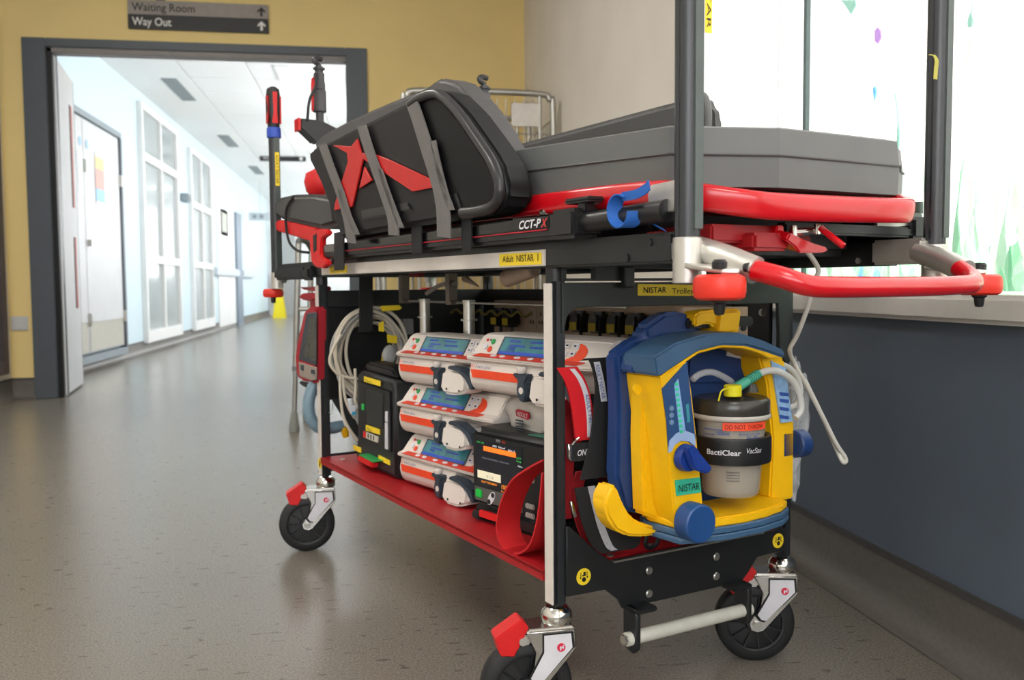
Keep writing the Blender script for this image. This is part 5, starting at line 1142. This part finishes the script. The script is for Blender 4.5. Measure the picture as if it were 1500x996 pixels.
bm = new(); lathe(bm, [(.050, .398), (.0565, .398), (.057, .401), (.057, .432), (.0565, .435), (.050, .435)], (ca, cb, 0), n=40, ring=True); band = xpart('retaining_band', bm, dblack, smooth=50)
def curved_text(par, s, th0, r, z, size, m, fit=None, shear=0, bold=0):
    o = lettering(par, s, BASE[par.name], (1, 0, 0), (0, 0, 1), size, m, fit=fit, shear=shear, bold=bold)
    for v in o.data.vertices:
        x, zz = v.co.x, v.co.z; th = th0 + x/r
        p = Vector((ca+(r+.0006)*math.sin(th), cb-(r+.0006)*math.cos(th), z+zz)) - BASE[par.name]; v.co = p
    return o
def curved_patch(par, nm, th0, th1, r, z0, z1, m):
    bm = new(); n_ = 12; vs = []
    for i in range(n_+1):
        th = th0+(th1-th0)*i/n_; vs.append([bm.verts.new((ca+r_*math.sin(th), cb-r_*math.cos(th), z)) for r_, z in ((r, z0), (r, z1), (r-.001, z1), (r-.001, z0))])
    for a_, b_ in zip(vs, vs[1:]):
        for i in range(4): bm.faces.new((a_[i], a_[(i+1) % 4], b_[(i+1) % 4], b_[i]))
    bm.faces.new(vs[0]); bm.faces.new(vs[-1]); bmesh.ops.recalc_face_normals(bm, faces=bm.faces)
    return part(nm, bm, m, par, smooth=50)
VW = -math.atan2(ca-_E.x, cb-_E.y)*1.0
view = math.atan2(_E.x-ca, cb-_E.y)    # angle of the side that faces the viewer
curved_text(band, 'BactiClear', view-.60, .057, .413, .0105, paper, fit=.048, bold=.02)
curved_text(band, 'VacSax', view+.36, .057, .416, .0105, paper, fit=.024, shear=.3)
wt_ = curved_patch(cn, 'warning_tape', view-.22, view+1.15, .0515, .4465, .4575, mat('warning_orange', 'f2502c', .5))
curved_text(wt_, 'DO NOT THROW', view-.16, .0515, .4485, .0095, mat('warning_ink', '7a1408', .6), fit=.058)
curved_text(jar, '1000ml', view-.47, .0492, .4395, .0075, inkblue, fit=.020)
for z in (.446, .439, .431, .424): curved_patch(jar, 'scale_mark', view-.85, view-.48 if z != .446 else view-.2, .0495, z, z+.0008, inkblue)
curved_text(jar, 'VacSax', view+.42, .0490, .4415-.011, .0115, inkblue, fit=.024, shear=.35, bold=.02)
curved_text(jar, 'BactiClear technology', view+.22, .0495, .4400, .004, inkblue, fit=.034)
for z in (.386, .382, .378, .374): curved_text(jar, 'Manufactured by', view-.12, .0445, z, .0036, slate, fit=.018)
bm = new(); c = Vector((ca-.018, cb-.022, .492)); cyl(bm, c, c+Vector((0, 0, .016)), .0125, n=20, bev=.001); yc = part('yellow_cap', bm, mat('cap_yellow', 'dfd51c', .45), cn)
bm = new(); tube(bm, [c+Vector((-.01, -.004, .012)), c+Vector((-.026, -.006, .010)), c+Vector((-.030, -.004, -.004))], .0012, n=6, k=4); part('cap_tether', bm, mat('cap_yellow', 'dfd51c', .45), yc)
q0 = B(-.15, 1074, 571); q1 = B(-.15, 1112, 547); bm = new(); dd = (q1-q0)
cyl(bm, q0, q0+dd*.5, .0078, .0070, n=16); 
for i in range(7): cyl(bm, q0+dd*(.5+i*.07), q0+dd*(.54+i*.07), .0068, n=16)
cyl(bm, q0+dd*.5, q1, .0056, n=14); part('teal_connector', bm, mat('teal_connector', '4aa58c', .45), cn)
bm = new(); tube(bm, [B(-.13, *p) for p in ((1015, 556), (1025, 548), (1042, 545), (1060, 552), (1072, 560))], .0048, n=10, k=5); part('clear_elbow', bm, clear, cn)
bm = new(); c = Vector((ca+.028, cb-.01, .494)); cyl(bm, c, c+Vector((0, 0, .012)), .012, .008, n=16); part('lid_port', bm, mat('smoky_lid', '34322e', .25), cn)
bm = new(); tube(bm, [B(-.15, *p) for p in ((1110, 548), (1125, 543), (1142, 545), (1160, 557), (1171, 578), (1173, 600), (1165, 612))], .0052, n=12, k=5); tz = mat('milky_tube', 'd9d9d4', .3, alpha=.8)
single('suction_tube', bm, tz, 'milky suction tube curving out of the teal connector', 'tube', tuple(B(-.15, 1142, 545)))
bm = new(); tube(bm, [B(-.12, *p) for p in ((1118, 541), (1135, 534), (1152, 537), (1166, 550), (1172, 570), (1168, 590), (1155, 598), (1135, 596))], .0048, n=12, k=5)
single('suction_tube', bm, tz, 'second milky tube looping back to the canister side', 'tube', tuple(B(-.12, 1140, 560)))
# long white tube that hangs from the stretcher down and loops by the wall
bm = new(); tube(bm, [Vector((.25, -.21, .72)), B(-.2, 1197, 390), B(-.19, 1193, 412), B(-.17, 1183, 450), B(-.14, 1168, 490), B(-.12, 1157, 512), B(-.10, 1163, 532), B(-.10, 1180, 562), B(-.10, 1205, 610), B(-.10, 1225, 650), B(-.10, 1238, 670), B(-.10, 1238, 677), B(-.10, 1233, 674), B(-.09, 1222, 650), B(-.09, 1200, 600), B(-.09, 1178, 555)], .0036, n=10, k=6)
single('white_tube', bm, tubewhite, 'long white tube hanging in a loop beside the dark wall', 'tube', tuple(B(-.1, 1190, 580)))
# crumpled clear bag
bm = new(); bmesh.ops.create_icosphere(bm, subdivisions=4, radius=1)
c = B(-.07, 1163, 600)
from mathutils import noise
for v_ in bm.verts:
    p = v_.co.copy(); k_ = 1+.35*noise.noise(p*2.3)+.15*noise.noise(p*6)
    v_.co = c + Vector((p.x*.026*k_, p.y*.018*k_, p.z*.085*k_*(1-.15*p.z)))
single('clear_bag', bm, poly, 'crumpled clear plastic bag behind the suction unit', 'bag', tuple(c-Vector((0, 0, .08))), smooth=60)
bm = new(); bmesh.ops.create_icosphere(bm, subdivisions=4, radius=1); c = B(-.07, 1160, 690)
for v_ in bm.verts:
    p = v_.co.copy(); k_ = 1+.3*noise.noise(p*2.1+Vector((5, 1, 2)))
    v_.co = c + Vector((p.x*.014*k_, p.y*.012*k_, p.z*.045*k_))
single('clear_bag', bm, poly, 'small clear plastic bag below the blue side latch', 'bag', tuple(c-Vector((0, 0, .04))), smooth=60)

# ================================================================== red framed monitor at the far end
MA = -.024
mo = thing('patient_monitor', 'red framed patient monitor hanging at the far end of the trolley', 'monitor', (.02, 1.12, .40))
M7 = lambda *pts: [(400+x/4.333, 410+y/4.333) for x, y in pts]
fr7 = M7((195, 200), (215, 175), (250, 166), (271, 172), (271, 650), (240, 660), (165, 635), (148, 600), (138, 490), (150, 400))
bm = new(); prism(bm, As(MA, fr7), (.028, 0, 0), .006); part('red_case', bm, mat('monitor_red', 'a81d2c', .42), mo, smooth=50)
bm = new(); prism(bm, As(MA-.002, M7((212, 210), (271, 205), (271, 545), (160, 505))), (.004, 0, 0), .0015, 1); part('bezel', bm, mat('monitor_slate', '3a4048', .45), mo)
bm = new(); prism(bm, As(MA-.003, M7((238, 240), (271, 238), (271, 515), (190, 485))), (.002, 0, 0)); part('screen', bm, mat('monitor_screen', '55544c', .2), mo)
bm = new(); prism(bm, As(MA-.002, M7((160, 520), (271, 555), (271, 635), (240, 638), (168, 612))), (.004, 0, 0), .001, 1); cpn = part('control_strip', bm, mat('monitor_beige', '9a8d83', .5), mo)
for q in (((175, 540), (192, 543), (192, 575), (175, 572)), ((240, 568), (262, 572), (262, 598), (240, 594))): bm = new(); prism(bm, As(MA-.0035, M7(*q)), (.001, 0, 0)); part('strip_key', bm, slate, cpn)
bm = new(); prism(bm, As(MA+.01, M7((150, 105), (175, 85), (271, 80), (271, 130), (240, 140), (170, 125))), (.05, 0, 0), .006); prism(bm, As(MA+.02, M7((165, 45), (200, 50), (271, 40), (271, 75), (190, 62))), (.04, 0, 0), .004); prism(bm, As(MA+.03, M7((235, 130), (268, 130), (268, 175), (235, 175))), (.02, 0, 0)); part('handle', bm, mat('monitor_red', 'a81d2c', .42), mo, smooth=50)
bm = new(); prism(bm, As(MA+.01, M7((165, 640), (240, 662), (240, 690), (222, 740), (212, 735), (212, 690), (168, 665))), (.05, 0, 0), .003); part('clip', bm, dblack, mo)
# pale blue hose
bm = new(); P_ = [B(1.095, *p) for p in M7((440, 420), (390, 490), (320, 570), (262, 660), (228, 760), (232, 860), (280, 930), (360, 940), (440, 925))]
pp = spline(P_, 10); rr = []
tube(bm, P_, .0145, n=14, k=10); hs = single('corrugated_hose', bm, mat('pale_blue_hose', '7b94a3', .4, var=.15, scale=8), 'pale blue breathing hose hanging behind the far trolley post', 'hose', tuple(P_[4]))
for i in range(4, len(pp)-4, 2):
    d = (pp[i+1]-pp[i-1]).normalized(); bm = new(); cyl(bm, pp[i]-d*.0016, pp[i]+d*.0016, .0156, n=14); part('ridge', bm, mat('pale_blue_hose', '7b94a3', .4, var=.15, scale=8), hs)
bm = new(); cyl(bm, B(1.09, 504, 625), B(1.09, 507, 640), .012, .008, n=14); part('yellow_end', bm, yellow, hs)
# bead chain
bm = new(); tube(bm, [B(1.03, *p) for p in ((487, 590), (487.5, 600), (485, 607), (482, 604))], .0012, n=6, k=4); tpart('bead_chain', bm, steel)

# ================================================================== cable coil on the end panel
co = thing('cable_coil', 'coil of cream monitoring cables hung on the black end panel', 'cable', (.1, 1.0, .37))
random.seed(3)
for i in range(11):
    cx, cy = 541+random.uniform(-6, 6), 520+random.uniform(-6, 5); rx, ry = 50+random.uniform(-13, 5), 66+random.uniform(-16, 2); tilt = random.uniform(-.25, .1); ph = random.uniform(0, 6)
    pts = []
    for k in range(16):
        t_ = 2*math.pi*k/16; x, y = rx*math.cos(t_), ry*math.sin(t_); wob = 1+.03*math.sin(3*t_+ph)
        pts.append(B(1.035-.004*i+.004*math.sin(t_+ph), cx+(x*math.cos(tilt)-y*math.sin(tilt))*wob, cy+(x*math.sin(tilt)+y*math.cos(tilt))*wob))
    bm = new(); tube(bm, pts, .0036 if i % 3 else .0046, n=8, k=4, closed=True); part('cable_loop', bm, cream if i % 4 else mat('grey_cable', 'a9a9a6', .5), co, smooth=60)
for pts in (((498, 545), (499, 580), (503, 610), (514, 632), (524, 645)), ((502, 548), (505, 580), (512, 600), (520, 612)), ((520, 540), (521, 570), (520, 585), (524, 598)), ((500, 490), (488, 510), (483, 530), (492, 545), (505, 552), (530, 556))):
    bm = new(); tube(bm, [B(.97, *p) for p in pts], .0038, n=8, k=5); part('cable_end', bm, cream, co, smooth=60)
bm = new(); prism(bm, [B(.955, *p) for p in ((510, 592), (523, 594), (519, 606), (514, 606))], (0, .006, 0)); tg = part('white_tag', bm, paper, co)
bm = new(); prism(bm, [B(.953, *p) for p in ((516, 603), (522, 603), (521, 608), (516, 608))], (0, .008, 0)); part('blue_plug', bm, mat('plug_cyan', '2f9ac0', .5), co)
for pts in (((557, 448), (585, 447), (589, 451), (585, 454), (560, 456)), ((555, 474), (562, 470), (563, 486), (555, 485)), ((567, 490), (582, 492), (581, 503), (568, 502)), ((560, 517), (564, 516), (564, 530), (559, 530))):
    bm = new(); prism(bm, [B(.975, *p) for p in pts], (0, .002, 0)); part('yellow_tag', bm, labyel, co)
bm = new(); bmesh.ops.create_icosphere(bm, subdivisions=2, radius=1); c = B(.96, 571, 520)
for v_ in bm.verts: v_.co = c+Vector((v_.co.x*.02, v_.co.y*.012, v_.co.z*.026))
part('grey_connector', bm, mat('grey_cable', 'a9a9a6', .5), co, smooth=60)
bm = new(); ribbon(bm, [B(.985, *p) for p in ((536, 405), (536, 440), (536, 478), (535, 486))], (.034, 0, 0), .004, k=2); tpart('coil_strap', bm, webblack)
tbox('switch_box', tuple(B(1.02, 591, 490)), tuple(B(1.02, 606, 467)+Vector((0, .03, 0))), mat('grey_box', '8b8b88', .4, .3), bev=.002)
# clear pouch marked ADULT behind the defibrillator
t = thing('clear_pouch', 'clear pouch with red ADULT badge behind the defibrillator', 'pouch', (.12, .2, .40))
bm = new(); bmesh.ops.create_icosphere(bm, subdivisions=4, radius=1); c = A(.105, 778, 608)
for v_ in bm.verts:
    p = v_.co.copy(); k_ = 1+.22*noise.noise(p*2.2+Vector((1, 4, 9)))
    v_.co = c+Vector((p.x*.02*k_, p.y*.085*k_, p.z*.034*k_))
part('pouch_body', bm, mat('pouch_white', 'd3ccc4', .35, alpha=.9, bump=.5, bscale=60), t, smooth=60)
bm = new(); prism(bm, As(.080, ((755, 601), (758, 599), (774, 604), (775, 613), (772, 615), (756, 609))), (.002, 0, 0)); bg = part('adult_badge', bm, mat('badge_red', 'b01c2c', .5), t)
p0 = A(.0795, 757.5, 608); p1 = A(.0795, 773, 613); lettering(bg, 'ADULT', p0, p1-p0, (0, 0, 1), .010, paper, fit=(p1-p0).length)
for i in range(4):
    y = 614+i*4.5; bm = new(); prism(bm, As(.080, ((755, y), (766, y+2), (766, y+4), (755, y+2))), (.001, 0, 0)); part('print_line', bm, slate, bg)
# things lodged under the deck
bm = new(); p0 = A(.15, 742, 408); p1 = A(.15, 784, 395); cyl(bm, p0, p1, .017, .013, n=20, bev=.003)
single('mask_bottle', bm, mat('tan_plastic', 'b9a28f', .35), 'tan plastic cylinder lodged under the deck near the front', 'bottle', tuple(p0))
bm = new(); p0 = A(.2, 681, 408); p1 = A(.2, 702, 420); cyl(bm, p0, p1, .008, .001, n=14)
single('tubing_cone', bm, mat('pale_cone', 'b0a090', .4), 'small pale cone nozzle under the deck above the pumps', 'nozzle', tuple(p0))
bm = new(); c = A(.2, 610, 402); box(bm, tuple(c-Vector((.01, .03, .006))), tuple(c+Vector((.01, .03, .008))), .004)
single('red_pouch', bm, mat('dim_red', '9a1a22', .5), 'dark red pouch lodged under the deck above the far pump', 'pouch', tuple(c))
bm = new(); tube(bm, [A(.17, *p) for p in ((625, 430), (640, 420), (655, 415), (668, 415))], .005, n=8, k=4); tpart('grey_hose', bm, mat('hose_grey', '8f8a84', .5))
